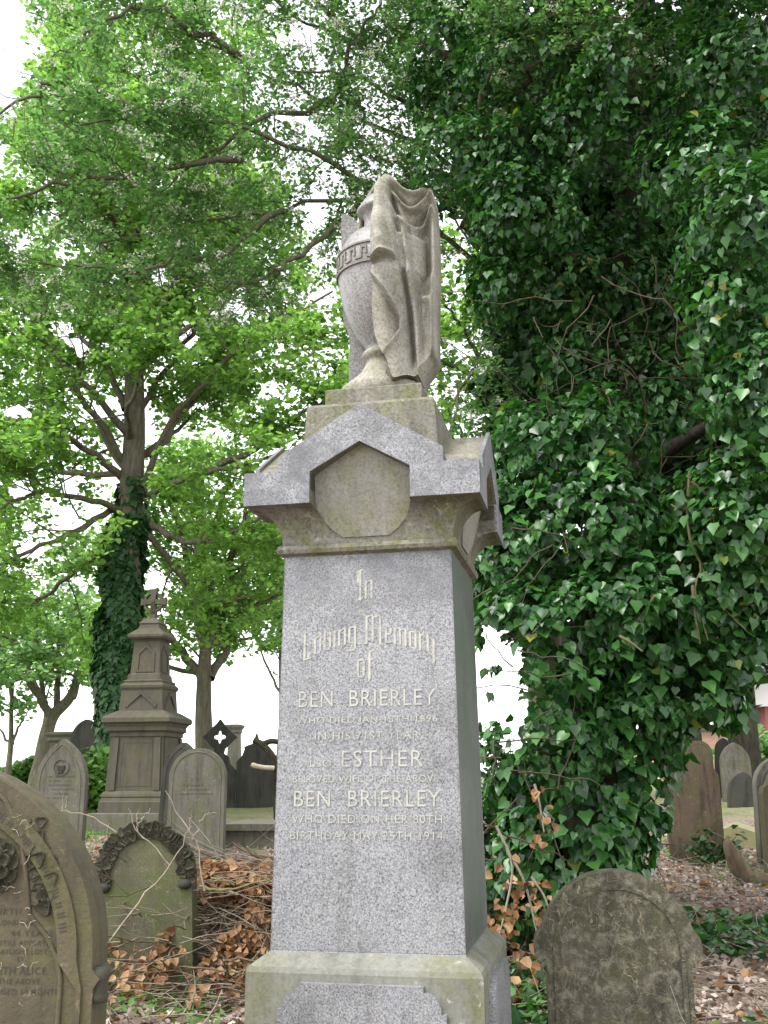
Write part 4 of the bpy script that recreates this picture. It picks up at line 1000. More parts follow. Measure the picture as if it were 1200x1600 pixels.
tree('dark_tree', 'dark straight tree trunk behind the pale grey headstone on the right', 27,
    [(1166, 1232, 0), (1160, 1130, 0), (1156, 1040, 0), (1150, 900, 0), (1150, 600, 0), (1150, 300, 0)],
    [[(1154, 900, 0), (1080, 780, 0), (1000, 700, 0)], [(1152, 800, 0), (1220, 700, 0), (1300, 600, 0)], [(1150, 700, 0), (1060, 560, 0), (980, 460, 0)], [(1150, 560, 0), (1230, 420, 0), (1300, 300, 0)], [(1150, 460, 0), (1080, 300, 0), (1000, 200, 0)], [(1150, 350, 0), (1200, 150, 0)], [(1150, 350, 0), (1100, 120, 0)]],
    .42, L_SYC2, (SYC, .19), 1.6, 5, 30, BARK_DARK, extra=7, crown_r=4.5, holes=[(1140, 1130, 90, 90)])

# ------------------------------------------------------------------ ivy-smothered tree on the right
IV_Y = 8.6
iv_base = ground_at(925, IV_Y)
IV = empty('ivy_covered_tree', iv_base); tag(IV, 'dark tree smothered in glossy ivy filling the right of the picture', 'tree')
# blobs: px, py, depth, radius across (px), radius up (px), radius in depth (m)
blobs = [(905, 1300, 8.3, 105, 130, .55), (870, 1150, 8.2, 105, 120, .55), (965, 1180, 8.3, 95, 110, .5), (1000, 1100, 8.1, 90, 80, .5), (1075, 1085, 8.0, 75, 75, .45), (1150, 1010, 7.9, 75, 80, .45),
         (860, 1000, 8.0, 120, 110, .55), (980, 960, 7.9, 120, 110, .55), (1100, 930, 7.8, 110, 110, .55), (835, 860, 8.3, 110, 110, .5), (930, 820, 8.0, 110, 110, .5), (1150, 800, 7.4, 100, 110, .5),
         (850, 720, 8.4, 95, 100, .5), (930, 690, 8.3, 100, 80, .5), (1190, 620, 7.0, 95, 130, .5), (1130, 480, 7.0, 80, 110, .4), (1180, 350, 6.8, 120, 120, .5), (1100, 270, 7.3, 110, 100, .5),
         (820, 330, 8.4, 110, 90, .5), (740, 250, 8.6, 110, 80, .5), (900, 220, 8.2, 130, 90, .5), (1010, 130, 7.6, 150, 90, .6), (1160, 120, 7.2, 120, 100, .5), (840, 110, 8.2, 130, 80, .5), (1000, -30, 7.8, 260, 90, .8),
         (740, 60, 8.8, 120, 90, .5), (1000, -220, 7.6, 330, 130, 1.2), (1180, -120, 6.6, 200, 110, .8), (820, -140, 8.4, 220, 110, .9), (880, 420, 8.8, 110, 80, .4), (790, 445, 8.8, 70, 70, .4), (800, 925, 8.5, 62, 80, .35), (790, 800, 8.7, 70, 80, .35), (850, 1240, 8.5, 75, 80, .4), (830, 1350, 8.4, 60, 90, .4), (705, 150, 9, 70, 95, .4), (995, 330, 9.0, 80, 80, .3), (1300, 240, 7.5, 120, 150, .6), (1310, 500, 7.6, 110, 150, .6), (1290, 760, 7.8, 110, 130, .6), (1265, 920, 8.0, 80, 90, .5), (1330, 20, 7.6, 150, 120, .7), (985, 590, 9.1, 85, 95, .35), (990, 440, 9.0, 85, 95, .35), (900, 540, 9.2, 80, 90, .35), (1060, 620, 8.8, 70, 90, .35)]  # blobs well above the frame are unseen canopy added to shade the ivy
back = [(960, 500, 10.2, 230, 190, .5), (1080, 640, 10.0, 200, 220, .5), (900, 300, 10.4, 230, 200, .5), (1090, 880, 9.8, 180, 180, .5), (1100, 200, 9.8, 250, 250, .6), (880, 640, 10.2, 130, 120, .4), (1180, 470, 9.5, 150, 200, .5), (1080, 1040, 9.5, 130, 90, .4), (820, 160, 10.4, 180, 160, .5), (800, 880, 9.6, 90, 120, .35)]
def blob_np(bl):
    out = []
    for px, py, Y, rx_, ry_, rd in bl:
        c = at(px, py, Y); k = Y/F; out.append((c, np.array([rx_*k, rd, ry_*k])))
    return out
def blob_leaves(bl, dens, inner=.35):
    Ps, Ns = [], []
    B_ = blob_np(bl)
    for bi, (c, r) in enumerate(B_):
        area = 4*np.pi*((r[0]*r[1])**1.6/3+(r[0]*r[2])**1.6/3+(r[1]*r[2])**1.6/3)**(1/1.6)
        n = int(area*dens); d = rand_unit(n)
        dep = 1.04-inner*rng.random(n)**1.7
        lump = .10*np.sin(d[:, 0]*7+bi*2)+.10*np.sin(d[:, 2]*8+bi)+.07*np.sin(d[:, 0]*13-d[:, 2]*11+bi)
        p = c+d*r*(dep+lump)[:, None]
        keep = np.ones(n, bool)
        for bj, (c2, r2) in enumerate(B_):
            if bj != bi: keep &= (((p-c2)/r2)**2).sum(1) > .42
        keep &= p[:, 2] > H(p[:, 0], p[:, 1])+.02
        Ps.append(p[keep]); Ns.append(unit(d/r)[keep])
    return np.concatenate(Ps), np.concatenate(Ns)
IV_HOLES = [(790, 1085, 46, 95), (1110, 1165, 50, 42), (1190, 1090, 24, 70), (770, 1000, 30, 40)]
P, N = blob_leaves(blobs, 680)
kp = clear_of(P, IV_HOLES); P, N = P[kp], N[kp]
# clumps: leave hollows between bunches of leaves
den = np.sin(P[:, 0]*7.3+1.1)+np.sin(P[:, 2]*8.1+P[:, 1]*3)+np.sin(P[:, 0]*11.7-P[:, 2]*9.3)+.9*np.sin(P[:, 2]*17+P[:, 0]*5)
kp = (den > np.where(P[:, 2] > 3.4, -.35, -.75)) | (rng.random(len(P)) < .22); P, N = P[kp], N[kp]
nl = len(P)
LN = N+np.array([0, 0, .55])+rng.normal(size=(nl, 3))*.5; LT = np.array([[0, 0, -1.]])+N*.25+rng.normal(size=(nl, 3))*.4
LS = .092*(.45+.85*rng.random(nl)**1.3)*np.clip(1.12-.07*(P[:, 2]-1.), .72, 1.12)
# the 300 that show largest are leaves of their own
v = P-np.array([0, 0, EYE]); dist = np.linalg.norm(v, axis=1); zc = v@fw; sx_ = 600+F*(v@rt)/zc; sy_ = 800-F*(v@up)/zc
facing = np.abs((unit(LN)*unit(v)).sum(1))
front = (N*unit(v)).sum(1) < -.45
score = np.where((sx_ > 700) & (sx_ < 1195) & (sy_ > 0) & (sy_ < 1400) & front, LS*facing/dist, 0)*rng.uniform(.7, 1, nl)
top = np.argsort(-score)[:300]; rest = np.setdiff1d(np.arange(nl), top)
print('ivy leaves', nl)
r1_, r2_ = rest[::2], rest[1::2]
tag(scatter('ivy_foliage', IVY, P[r1_]-iv_base, LN[r1_], LT[r1_], LS[r1_], L_IVY, IV), kind='stuff')
tag(scatter('ivy_foliage', HEART, P[r2_]-iv_base, LN[r2_], LT[r2_], LS[r2_], L_IVY, IV), kind='stuff')
leaf_me = bpy.data.meshes.new('leaf'); leaf_me.from_pydata([tuple(q) for q in IVY[0]], [], [tuple(map(int, f)) for f in IVY[1]]); leaf_me.materials.append(L_IVY)
def leaf_objects(name, me, P, N, T, S, parent):
    z = unit(N); y = unit(T-(T*z).sum(-1, keepdims=True)*z); x = np.cross(y, z)
    for i in range(len(P)):
        o = bpy.data.objects.new(name, me); COL.objects.link(o); o.parent = parent
        s = S[i]
        o.matrix_local = Matrix(((x[i, 0]*s, y[i, 0]*s, z[i, 0]*s, P[i, 0]), (x[i, 1]*s, y[i, 1]*s, z[i, 1]*s, P[i, 1]), (x[i, 2]*s, y[i, 2]*s, z[i, 2]*s, P[i, 2]), (0, 0, 0, 1)))
leaf_me2 = bpy.data.meshes.new('leaf'); leaf_me2.from_pydata([tuple(q) for q in HEART[0]], [], [tuple(map(int, f)) for f in HEART[1]]); leaf_me2.materials.append(L_IVY)
leaf_objects('leaf', leaf_me, P[top[::2]]-iv_base, LN[top[::2]], LT[top[::2]], LS[top[::2]], IV)
leaf_objects('leaf', leaf_me2, P[top[1::2]]-iv_base, LN[top[1::2]], LT[top[1::2]], LS[top[1::2]], IV)
P, N = blob_leaves(back, 330, .5); kp = clear_of(P, IV_HOLES); P, N = P[kp], N[kp]; nl = len(P)
tag(scatter('inner_foliage', IVY, P-iv_base, N+rng.normal(size=(nl, 3))*.6, np.array([[0, 0, -1.]])+rng.normal(size=(nl, 3))*.5, .13*rng.uniform(.6, 1.3, nl), L_IVYT, IV), kind='stuff')
tb = Tubes()
tr_px = [(930, 1440, 0), (925, 1250, .1), (930, 1050, .2), (950, 850, .5), (975, 640, .9), (985, 450, 1.), (990, 250, .8), (1000, 50, .6), (1010, -150, .5)]
tb.add(spline([at(a_, b_, IV_Y+c_) for a_, b_, c_ in tr_px], 40)-iv_base, np.linspace(.30, .13, 40), 12)
for lp in ([(985, 520, 1.), (900, 440, .8), (830, 390, .4), (720, 350, .2)], [(985, 420, 1), (1080, 300, .2), (1200, 220, -.8)], [(975, 600, .9), (1060, 520, .3), (1180, 470, -.6)], [(988, 300, .8), (880, 200, .4), (760, 120, .4), (640, 60, .6)], [(960, 760, .6), (1050, 700, .1), (1150, 640, -.6)]):
    tb.add(spline([at(a_, b_, IV_Y+c_) for a_, b_, c_ in lp], 14)-iv_base, np.linspace(.11, .04, 14), 8)
tb.build('trunk', BARK_DARK, IV)
# bare stubs and tangled vines that show against the dark hollow
stubs = [[(1078, 735), (1074, 800), (1080, 850), (1096, 885), (1086, 915), (1092, 950), (1106, 1000)], [(1094, 884), (1112, 915), (1126, 945), (1166, 985)], [(1082, 915), (1086, 960), (1094, 1006)], [(1080, 752), (1104, 775), (1114, 810), (1130, 852)], [(1076, 800), (1060, 795), (1048, 788)],
         [(1024, 930), (1000, 965), (982, 982)], [(968, 994), (986, 1004), (1004, 1018)], [(1118, 153), (1160, 165), (1200, 185)], [(1110, 118), (1150, 114), (1200, 120)]]
for sp in stubs:
    t = Tubes(); q = spline([at(a_, b_, 7.36+.05*math.sin(a_)) for a_, b_ in sp], 14); t.add(q-iv_base, np.linspace(.013, .005, 14), 7)
    t.build('bare_branch', bark('olive_brown_stem', (.10, .085, .05), (.16, .135, .08), green=(.14, .14, .05), g=.5), IV)
t = Tubes()
for k in range(70):
    px, py = rng.uniform(840, 1150), rng.uniform(380, 720); Yv = rng.uniform(7.7, 9.2)
    q = wander(at(px, py, Yv), rng.normal(size=3)*np.array([1, .3, .5])+np.array([0, 0, -.7]), rng.uniform(.5, 1.5), 9, .32, -.05)
    t.add(q-iv_base, np.linspace(.008, .003, 10), 4)
for k in range(30):
    px, py = rng.uniform(745, 900), rng.uniform(820, 1350); Yv = rng.uniform(7.3, 7.7)
    q = wander(at(px, py, Yv), rng.normal(size=3)*np.array([1, .3, .6]), rng.uniform(.3, .9), 8, .22, -.03); t.add(q-iv_base, np.linspace(.007, .003, 9), 4)
tag(t.build('vine_tangle', bark('dark_vine_bark', (.045, .035, .025), (.10, .08, .058), g=.2), IV), kind='stuff')

# ------------------------------------------------------------------ flowering tree whose boughs arch over from behind the ivy
FT_Y = 10.2
ft_base = ground_at(860, 10.8)
FT = empty('blossoming_tree', ft_base); tag(FT, 'small-leaved tree with cream blossom arching over the urn from the right', 'tree')
tb = Tubes(); tw = []; br = Tubes()
tb.add(spline([at(860, 1400, 10.8), at(850, 1000, 10.8), at(840, 700, 10.6), at(820, 450, 10.4), at(780, 250, 10.2)], 20)-ft_base, np.linspace(.2, .11, 20), 10)
fl = [[(830, 480, 10.4), (700, 370, 10), (560, 318, 9.6), (440, 330, 9.2), (300, 345, 9), (160, 380, 8.8)], [(810, 400, 10.4), (680, 240, 10), (520, 160, 9.6), (380, 90, 9.2), (240, 40, 9)], [(800, 340, 10.3), (640, 130, 10), (480, 30, 9.8), (330, -60, 9.6)],
      [(690, 365, 10), (540, 260, 9.2), (390, 200, 8.8), (230, 175, 8.5), (90, 200, 8.2)], [(560, 318, 9.6), (470, 400, 9.2), (400, 440, 9), (300, 450, 8.8)], [(380, 250, 8.8), (200, 270, 8.4), (60, 300, 8.2), (-40, 330, 8)],
      [(790, 300, 10.2), (740, 120, 9.8), (700, -30, 9.6)], [(830, 560, 10.5), (760, 560, 9.8), (720, 620, 9.4), (700, 680, 9.2)], [(830, 520, 10.5), (770, 480, 9.8), (720, 480, 9.4)], [(520, 160, 9.6), (420, 180, 9.0), (330, 240, 8.8), (250, 300, 8.6)], [(230, 175, 8.5), (120, 130, 8.3), (40, 150, 8.1), (-40, 200, 8)], [(680, 240, 10), (610, 250, 9.3), (560, 220, 9)],
      [(640, 130, 10), (450, -20, 9.5), (250, -40, 9), (110, -10, 8.6)], [(380, 90, 9.2), (250, 20, 8.8), (150, 40, 8.5), (80, 90, 8.3)], [(440, 330, 9.2), (330, 400, 8.8), (200, 420, 8.5), (60, 410, 8.2)], [(520, 160, 9.6), (560, 60, 9.4), (600, -20, 9.2)],
      [(800, 340, 10.3), (700, -150, 9.5), (560, -260, 9), (420, -300, 8.6)], [(790, 300, 10.2), (640, -80, 9), (500, -180, 8.2), (360, -200, 7.6)], [(780, 250, 10.2), (660, 180, 9.6), (560, 120, 9.2), (450, 110, 9)], [(790, 300, 10.2), (690, 60, 9.6), (600, 40, 9.2)], [(780, 250, 10.2), (820, 120, 8.2), (900, 60, 7.7), (1000, 10, 7.3)], [(800, 340, 10.3), (750, 180, 8.4), (790, 60, 8), (840, -20, 7.8)], [(800, 340, 10.3), (690, 300, 9.6), (600, 290, 9.2)]]  # first two limbs rise out of view, added to shade boughs over the urn
for lp in fl:
    q = spline([at(*p_) for p_ in lp], 16); q[1:-1] += rng.normal(size=(14, 3))*.03; tb.add(q-ft_base, np.linspace(.034, .007, 16), 7)
    L = np.linalg.norm(q[-1]-q[0])
    for s1, r1 in sides(q-ft_base, .011, br, int(L*7.5), (.4, 1.1), .8, .05, .15, seg=5, k=4):
        tw += sides(s1, r1*.7, br, 4, (.2, .5), .7, .02, .1, seg=4, k=3); tw.append((s1, r1))
tb.build('trunk', BARK, FT); tag(br.build('branch', BARK, FT), kind='stuff')
FT_HOLES = [(10, 40, 50, 150), (700, 345, 30, 12), (430, 10, 14, 10), (490, 60, 20, 22), (500, 100, 10, 10)]
P, D = spray_points(tw, 90, (.06, .06, .035)); kp = clear_of(P+ft_base, FT_HOLES) & clumps(P, 8.5, -.7, .12); P, D = P[kp], D[kp]; print('blossom tree leaves', len(P))
leaves('crown', P, D, OVAL, .062, L_HAW, FT, .5)
# flower heads: flat clusters of tiny florets near the twig tips
fp = []
for q, _ in tw:
    if rng.random() < .36: fp.append(q[-1]+np.array([0, 0, .03]))
fp = np.array(fp); kp = clear_of(fp+ft_base, FT_HOLES); fp = fp[kp]
P = np.repeat(fp, 26, 0)+rng.normal(size=(len(fp)*26, 3))*np.array([.04, .04, .014]); n = len(P)
tag(scatter('blossom', OVAL, P, np.array([[0, 0, 1.]])+rng.normal(size=(n, 3))*.6, rng.normal(size=(n, 3)), .030*rng.uniform(.7, 1.3, n), FLOWER, FT), kind='stuff')

# ------------------------------------------------------------------ ground cover
def on_ground(n, x0, x1, y0, y1, bias=1.):
    Y = y0+(y1-y0)*rng.random(n)**bias; X = x0+(x1-x0)*rng.random(n)
    # spread in proportion to distance so that the visible wedge is filled evenly
    X = X*(Y/y1)**.7
    return np.stack([X, Y, H(X, Y)], -1)
def wave(P, a, b, c): return np.sin(P[:, 0]*a+c)+np.sin(P[:, 1]*b-c*2)+np.sin((P[:, 0]+P[:, 1])*(a+b)*.37+c)
P = on_ground(42000, -8, 8, 4.2, 19, 1.5); n = len(P); P[:, 2] += rng.uniform(.0, .03, n)
N = np.array([[0, 0, 1.]])+rng.normal(size=(n, 3))*.5
tag(scatter('leaf_litter', DEAD, P, N, rng.normal(size=(n, 3)), .055*rng.uniform(.35, 1.25, n), L_LITTER), 'pale dry leaf litter strewn over the bare ground', 'leaf litter', kind='stuff')
P = on_ground(2600, -8, 8, 4.2, 18, 1.5); n = len(P); P[:, 2] += .03
tag(scatter('brown_litter', DEAD, P, np.array([[0, 0, 1.]])+rng.normal(size=(n, 3))*.6, rng.normal(size=(n, 3)), .075*rng.uniform(.5, 1.2, n), L_DEAD), 'scattered rust-brown dead leaves on the ground', 'leaf litter', kind='stuff')
t = Tubes()
for k in range(2400):
    p = on_ground(1, -7, 7, 4.4, 17, 1.4)[0]; a_ = rng.random()*2*np.pi; L = rng.uniform(.15, .8)
    q = wander(p+np.array([0, 0, .02]), (math.cos(a_), math.sin(a_), .04), L, 5, .22, 0); q[:, 2] = np.maximum(q[:, 2], H(q[:, 0], q[:, 1])+.008)
    r = rng.uniform(.0025, .007); t.add(q, np.linspace(r, r*.5, 6), 3)
tag(t.build('fallen_twigs', TWIG), 'thin pale fallen twigs criss-crossing the leaf litter', 'twigs', kind='stuff')
# low green weeds in patches
P = on_ground(30000, -8, 8, 4.3, 19, 1.4); w_ = wave(P, 1.7, 1.3, .6)
patch = (w_ > 1.25) | ((P[:, 0] < -1.0) & (P[:, 1] < 8.3) & (w_ > .1)) | ((P[:, 0] > 2) & (P[:, 1] > 15) & (w_ > .2)) | ((P[:, 0] > 1.6) & (P[:, 1] < 6.6) & (w_ > -.2)) | ((P[:, 0] < -1.2) & (P[:, 1] > 14) & (w_ > .3))
P = P[patch]; n = len(P); P[:, 2] += rng.uniform(.01, .11, n)
tag(scatter('weeds', OVAL, P, np.array([[0, 0, 1.]])+rng.normal(size=(n, 3))*.45, rng.normal(size=(n, 3)), .06*rng.uniform(.5, 1.3, n), L_WEED), 'low fresh green weeds growing in patches through the litter', 'weeds', kind='stuff')
# ivy creeping over the ground below the tree
P = on_ground(9000, .4, 6.5, 5.3, 11, 1.); w_ = wave(P, 2.1, 1.9, 1.7)
P = P[((w_ > .9) & (P[:, 0] > 1.6)) | ((np.abs(P[:, 0]-1.1) < .45) & (P[:, 1] < 8))]; n = len(P); P[:, 2] += rng.uniform(.02, .10, n)
tag(scatter('ground_ivy', IVY, P, np.array([[0, 0, 1.]])+rng.normal(size=(n, 3))*.45, rng.normal(size=(n, 3)), .085*rng.uniform(.5, 1.2, n), L_IVY), 'dark ivy creeping over the ground below the ivy-clad tree', 'ivy', kind='stuff')
# grass beyond
GR = (np.array([(-.05, 0, 0), (.05, 0, 0), (.02, .6, .05), (0, 1, .2)]), np.array([(0, 1, 2), (0, 2, 3)]))
Y = rng.uniform(17, 33, 26000); X = rng.uniform(-15, -4.9, 26000)*np.clip(Y/24, .8, 1.5); P = np.stack([X, Y, H(X, Y)], -1); n = len(P)
T = np.array([[0, 0, 1.]])+rng.normal(size=(n, 3))*.35
Pg = np.concatenate([P]); 
tag(scatter('grass', GR, Pg, rng.normal(size=(n, 3))*np.array([1, 1, .1]), T, .16*rng.uniform(.5, 1.2, n), L_GRASS), 'bright sunlit grass behind the left-hand headstones', 'grass', kind='stuff')
P = np.stack([rng.uniform(-3.9, -2.9, 1500), rng.uniform(10.5, 13, 1500), np.zeros(1500)], -1); P[:, 2] = H(P[:, 0], P[:, 1]); n = 1500
tag(scatter('grass', GR, P, rng.normal(size=(n, 3))*np.array([1, 1, .1]), np.array([[0, 0, 1.]])+rng.normal(size=(n, 3))*.35, .2*rng.uniform(.5, 1.2, n), L_GRASS), 'small bright tuft of grass between the two nearest left headstones', 'grass', kind='stuff')

# ------------------------------------------------------------------ heap of cut ivy, dead and brown, behind the monument
pc = ground_at(345, 8.9)
BP = empty('brushwood_heap', pc); tag(BP, 'heap of cut ivy stems with rust-brown dead leaves left of the monument', 'brushwood')
def heap_h(x, y):
    x = x-pc[0]; y = y-pc[1]
    return .62*np.exp(-((x-.55)/.75)**2-((y-.1)/1.0)**2)+.34*np.exp(-((x+.25)/.55)**2-((y+.75)/.65)**2)+.3*np.exp(-((x-.3)/.9)**2-((y+.9)/.6)**2)
t = Tubes()
for k in range(520):
    x = pc[0]+rng.normal()*.55+.15; y = pc[1]+rng.normal()*.7-.1; a_ = rng.normal()*.5+(0 if rng.random() < .75 else 1.4)
    z = H(x, y)+heap_h(x, y)*rng.uniform(.5, 1.08)+.01; L = rng.uniform(.4, 1.3); s_ = rng.choice((-1, 1))
    q = wander((x, y, z), (s_*math.cos(a_), -abs(math.sin(a_))*.6, rng.normal()*.12-.06), L, 7, .14, -.015)
    q[:, 2] = np.maximum(q[:, 2], H(q[:, 0], q[:, 1])+.01)
    r = rng.uniform(.003, .009) if k > 26 else rng.uniform(.012, .024); t.add(q-pc, np.linspace(r, r*.5, 8), 4 if k > 26 else 6)
tag(t.build('cut_stems', TWIG_BROWN, BP), kind='stuff')
t = Tubes()
for k in range(430):
    x = pc[0]+rng.normal()*.6+.1; y = pc[1]+rng.normal()*.7-.2; z = H(x, y)+heap_h(x, y)*rng.uniform(.85, 1.15)+.03; a_ = rng.normal()*.6
    q = wander((x, y, z), (rng.choice((-1, 1))*math.cos(a_), -abs(math.sin(a_))*.5, rng.normal()*.15), rng.uniform(.3, 1.), 6, .16, 0); q[:, 2] = np.maximum(q[:, 2], H(q[:, 0], q[:, 1])+.01)
    r = rng.uniform(.002, .006); t.add(q-pc, np.linspace(r, r*.5, 7), 3)
tag(t.build('dry_stems', TWIG, BP), kind='stuff')
n = 8200
X = pc[0]+rng.normal(size=n)*.58+.15; Yy = pc[1]+rng.normal(size=n)*.62-.3
cl = np.sin(X*6+1)+np.sin(Yy*7)+np.sin(X*11-Yy*5)
kp = (cl > -.4) & (X < .1) ; X, Yy = X[kp], Yy[kp]; n = len(X)
hp_ = heap_h(X, Yy); kp = hp_ > .05; X, Yy, hp_ = X[kp], Yy[kp], hp_[kp]; n = len(X)
Pd = np.stack([X, Yy, H(X, Yy)+hp_*rng.uniform(.75, 1.1, n)+.02], -1)
Nd = np.array([[0, -.7, .7]])+rng.normal(size=(n, 3))*.6; Td = np.array([[0, -.2, -.8]])+rng.normal(size=(n, 3))*.6; Sd = .068*rng.uniform(.5, 1.2, n)
top = np.argsort(-(Sd*np.abs(Nd[:, 1])*(hp_*0+1)))[:300]; rest = np.setdiff1d(np.arange(n), top)
tag(scatter('dead_foliage', DEAD, Pd[rest]-pc, Nd[rest], Td[rest], Sd[rest], L_DEAD, BP), kind='stuff')
dead_me = bpy.data.meshes.new('leaf'); dead_me.from_pydata([tuple(q) for q in DEAD[0]], [], [tuple(map(int, f)) for f in DEAD[1]]); dead_me.materials.append(L_DEAD)
leaf_objects('leaf', dead_me, Pd[top]-pc, Nd[top], Td[top], Sd[top], BP)
# withered trails hanging at the left edge of the ivy
hang = [[(775, 1290), (800, 1350), (790, 1420), (775, 1480)], [(800, 1340), (820, 1380), (835, 1440), (845, 1490)], [(835, 1225), (842, 1250), (850, 1300)], [(830, 1370), (850, 1400), (860, 1430)]]
for k, hp0 in enumerate(hang):
    q = spline([at(a_, b_, 7.0+.1*k) for a_, b_ in hp0], 12); t = Tubes(); t.add(q-iv_base, np.linspace(.010, .005, 12), 5); t.build('withered_stem', TWIG, IV)
    i = rng.integers(3, 12, 60); p = q[i]+rng.normal(size=(60, 3))*np.array([.055, .05, .06])
    leaf_objects('dead_leaf', dead_me, p[:13]-iv_base, np.array([[0, -1, .3]])+rng.normal(size=(13, 3))*.5, np.array([[0, 0, -1.]])+rng.normal(size=(13, 3))*.4, .066*rng.uniform(.6, 1.2, 13), IV)
n = 110; c = at(795, 1470, 7.6); P = c+rng.normal(size=(n, 3))*np.array([.16, .25, .22]); P[:, 2] = np.maximum(P[:, 2], H(P[:, 0], P[:, 1])+.02)
tag(scatter('withered_foliage', DEAD, P-iv_base, np.array([[0, -.8, .5]])+rng.normal(size=(n, 3))*.6, np.array([[0, 0, -1.]])+rng.normal(size=(n, 3))*.6, .075*rng.uniform(.5, 1.2, n), L_DEAD, IV), kind='stuff')

# ------------------------------------------------------------------ loose dead branches
def dead_branch(label, paths, Y, r, mat=TWIG, name='dead_branch'):
    b0 = at(*paths[0][0], Y); root = None
    t = Tubes()
    for j, pth in enumerate(paths):
        q = spline([at(a_, b_, Y+.06*j) for a_, b_ in pth], 12); q[1:-1] += rng.normal(size=(10, 3))*.006
        rr_ = r*.75 if j == 0 else r*.5; t.add(q-b0, np.linspace(rr_, rr_*.4, 12), 6)
    o = t.build(name, mat); o.location = tuple(b0); tag(o, label, 'branch'); return o
dead_branch('long pale dead branch slanting across the wreathed headstone', [[(172, 1470), (225, 1400), (270, 1345), (300, 1290)], [(265, 1352), (240, 1320), (215, 1300), (200, 1262)], [(215, 1300), (216, 1265)], [(216, 1290), (235, 1262)]], 7.35, .010)
dead_branch('bare forked twig arching over the wreathed headstone towards the round-topped stone', [[(320, 1392), (308, 1320), (290, 1290), (258, 1235)], [(300, 1312), (318, 1275), (338, 1270)], [(296, 1300), (300, 1265)], [(310, 1390), (260, 1390), (232, 1375)]], 7.5, .009)
dead_branch('thin bare twig lying over the pale pointed headstone base', [[(190, 1310), (160, 1285), (120, 1270), (86, 1267)], [(98, 1268), (99, 1240)], [(102, 1268), (104, 1244)]], 8.4, .008)
dead_branch('thick lichened stick lying on the heap of brown leaves', [[(310, 1385), (340, 1392), (375, 1385), (420, 1375)], [(330, 1372), (370, 1378), (405, 1366)]], 7.6, .016, TWIG_GREEN)
dead_branch('slender arching stem at the foot of the brown headstone on the right', [[(1010, 1310), (1060, 1325), (1095, 1350), (1110, 1390)], [(1060, 1310), (1100, 1335)], [(1020, 1340), (1035, 1370), (1045, 1395)]], 8.6, .009, TWIG_BROWN)
dead_branch('pale dry stalk lying across the litter in front of the brown headstone', [[(1000, 1330), (1050, 1340), (1120, 1372), (1180, 1400)]], 9.5, .008)
# sawn limb behind the granite shaft
p = at(425, 1250, 20.5); p[2] = H(p[0], 20.5); SLB = empty('sawn_limb', p); tag(SLB, 'dark crooked dead limb with a pale sawn stub beside the granite shaft', 'branch')
t = Tubes(); t.add(spline([p+np.array([.15, 0, -.1]), at(432, 1215, 20.5), at(430, 1190, 20.5), at(412, 1165, 20.5), at(396, 1156, 20.5)], 14)-p, np.linspace(.10, .05, 14), 8); t.add(spline([at(410, 1163, 20.5), at(425, 1158, 20.5), at(445, 1162, 20.5)], 8)-p, np.linspace(.06, .05, 8), 7); t.build('limb', BARK_DARK, SLB)
t = Tubes(); q = spline([at(428, 1200, 20.4), at(410, 1199, 20.3), at(392, 1195, 20.2)], 10); t.add(q-p, np.array([.045]*8+[.055, .035]), 8); t.build('sawn_stub', bark('pale_sawn_wood', (.38, .31, .22), (.5, .43, .33), g=0), SLB)
# splintered stump by the right-hand stones
p = ground_at(1165, 12.2); SP = empty('splintered_stump', p); tag(SP, 'splintered brown stump leaning in the litter before the right-edge headstones', 'stump')
t = Tubes(); t.add(spline([p+np.array([.5, .1, .02]), p+np.array([.2, 0, .05]), p+np.array([-.1, 0, .12]), at(1140, 1325, 12.1), at(1136, 1308, 12.1)], 16)-p, np.concatenate([np.linspace(.13, .10, 10), np.linspace(.09, .015, 6)]), 8); t.build('stump_wood', TWIG_BROWN, SP)
p = ground_at(193, 7.9); SP = empty('broken_stump', p); tag(SP, 'small pale broken stump at the foot of the wreathed headstone', 'stump')
t = Tubes(); t.add([(0, 0, -.1), (0, 0, .05), (.01, 0, .14), (.03, 0, .2), (.05, 0, .25)], [.075, .065, .06, .035, .006], 8); t.build('stump_wood', bark('pale_stump_wood', (.2, .16, .11), (.33, .28, .2)), SP)
# overturned red-brown kerbstone in the lower right corner
p = ground_at(1150, 6.1); KS = empty('kerbstone', (p[0]+.12, p[1], p[2]), .25, (.12, .05)); tag(KS, 'earth-covered red-brown kerbstone in the lower right corner', 'kerbstone')
bm = bmesh.new(); box(bm, -.38, .5, -.14, .16, -.15, .13); bevel(bm, .03, 3)
bmesh.ops.subdivide_edges(bm, edges=bm.edges[:], cuts=3, use_grid_fill=True)
for vv in bm.verts: vv.co += Vector((math.sin(vv.co.z*31+vv.co.x*17), math.sin(vv.co.x*23), math.sin(vv.co.x*19+vv.co.y*27)))*.012
bm_obj('block', bm, stone('red_brown_kerb', (.16, .10, .085), (.11, .08, .065), g=.35, d=.4), KS, True)

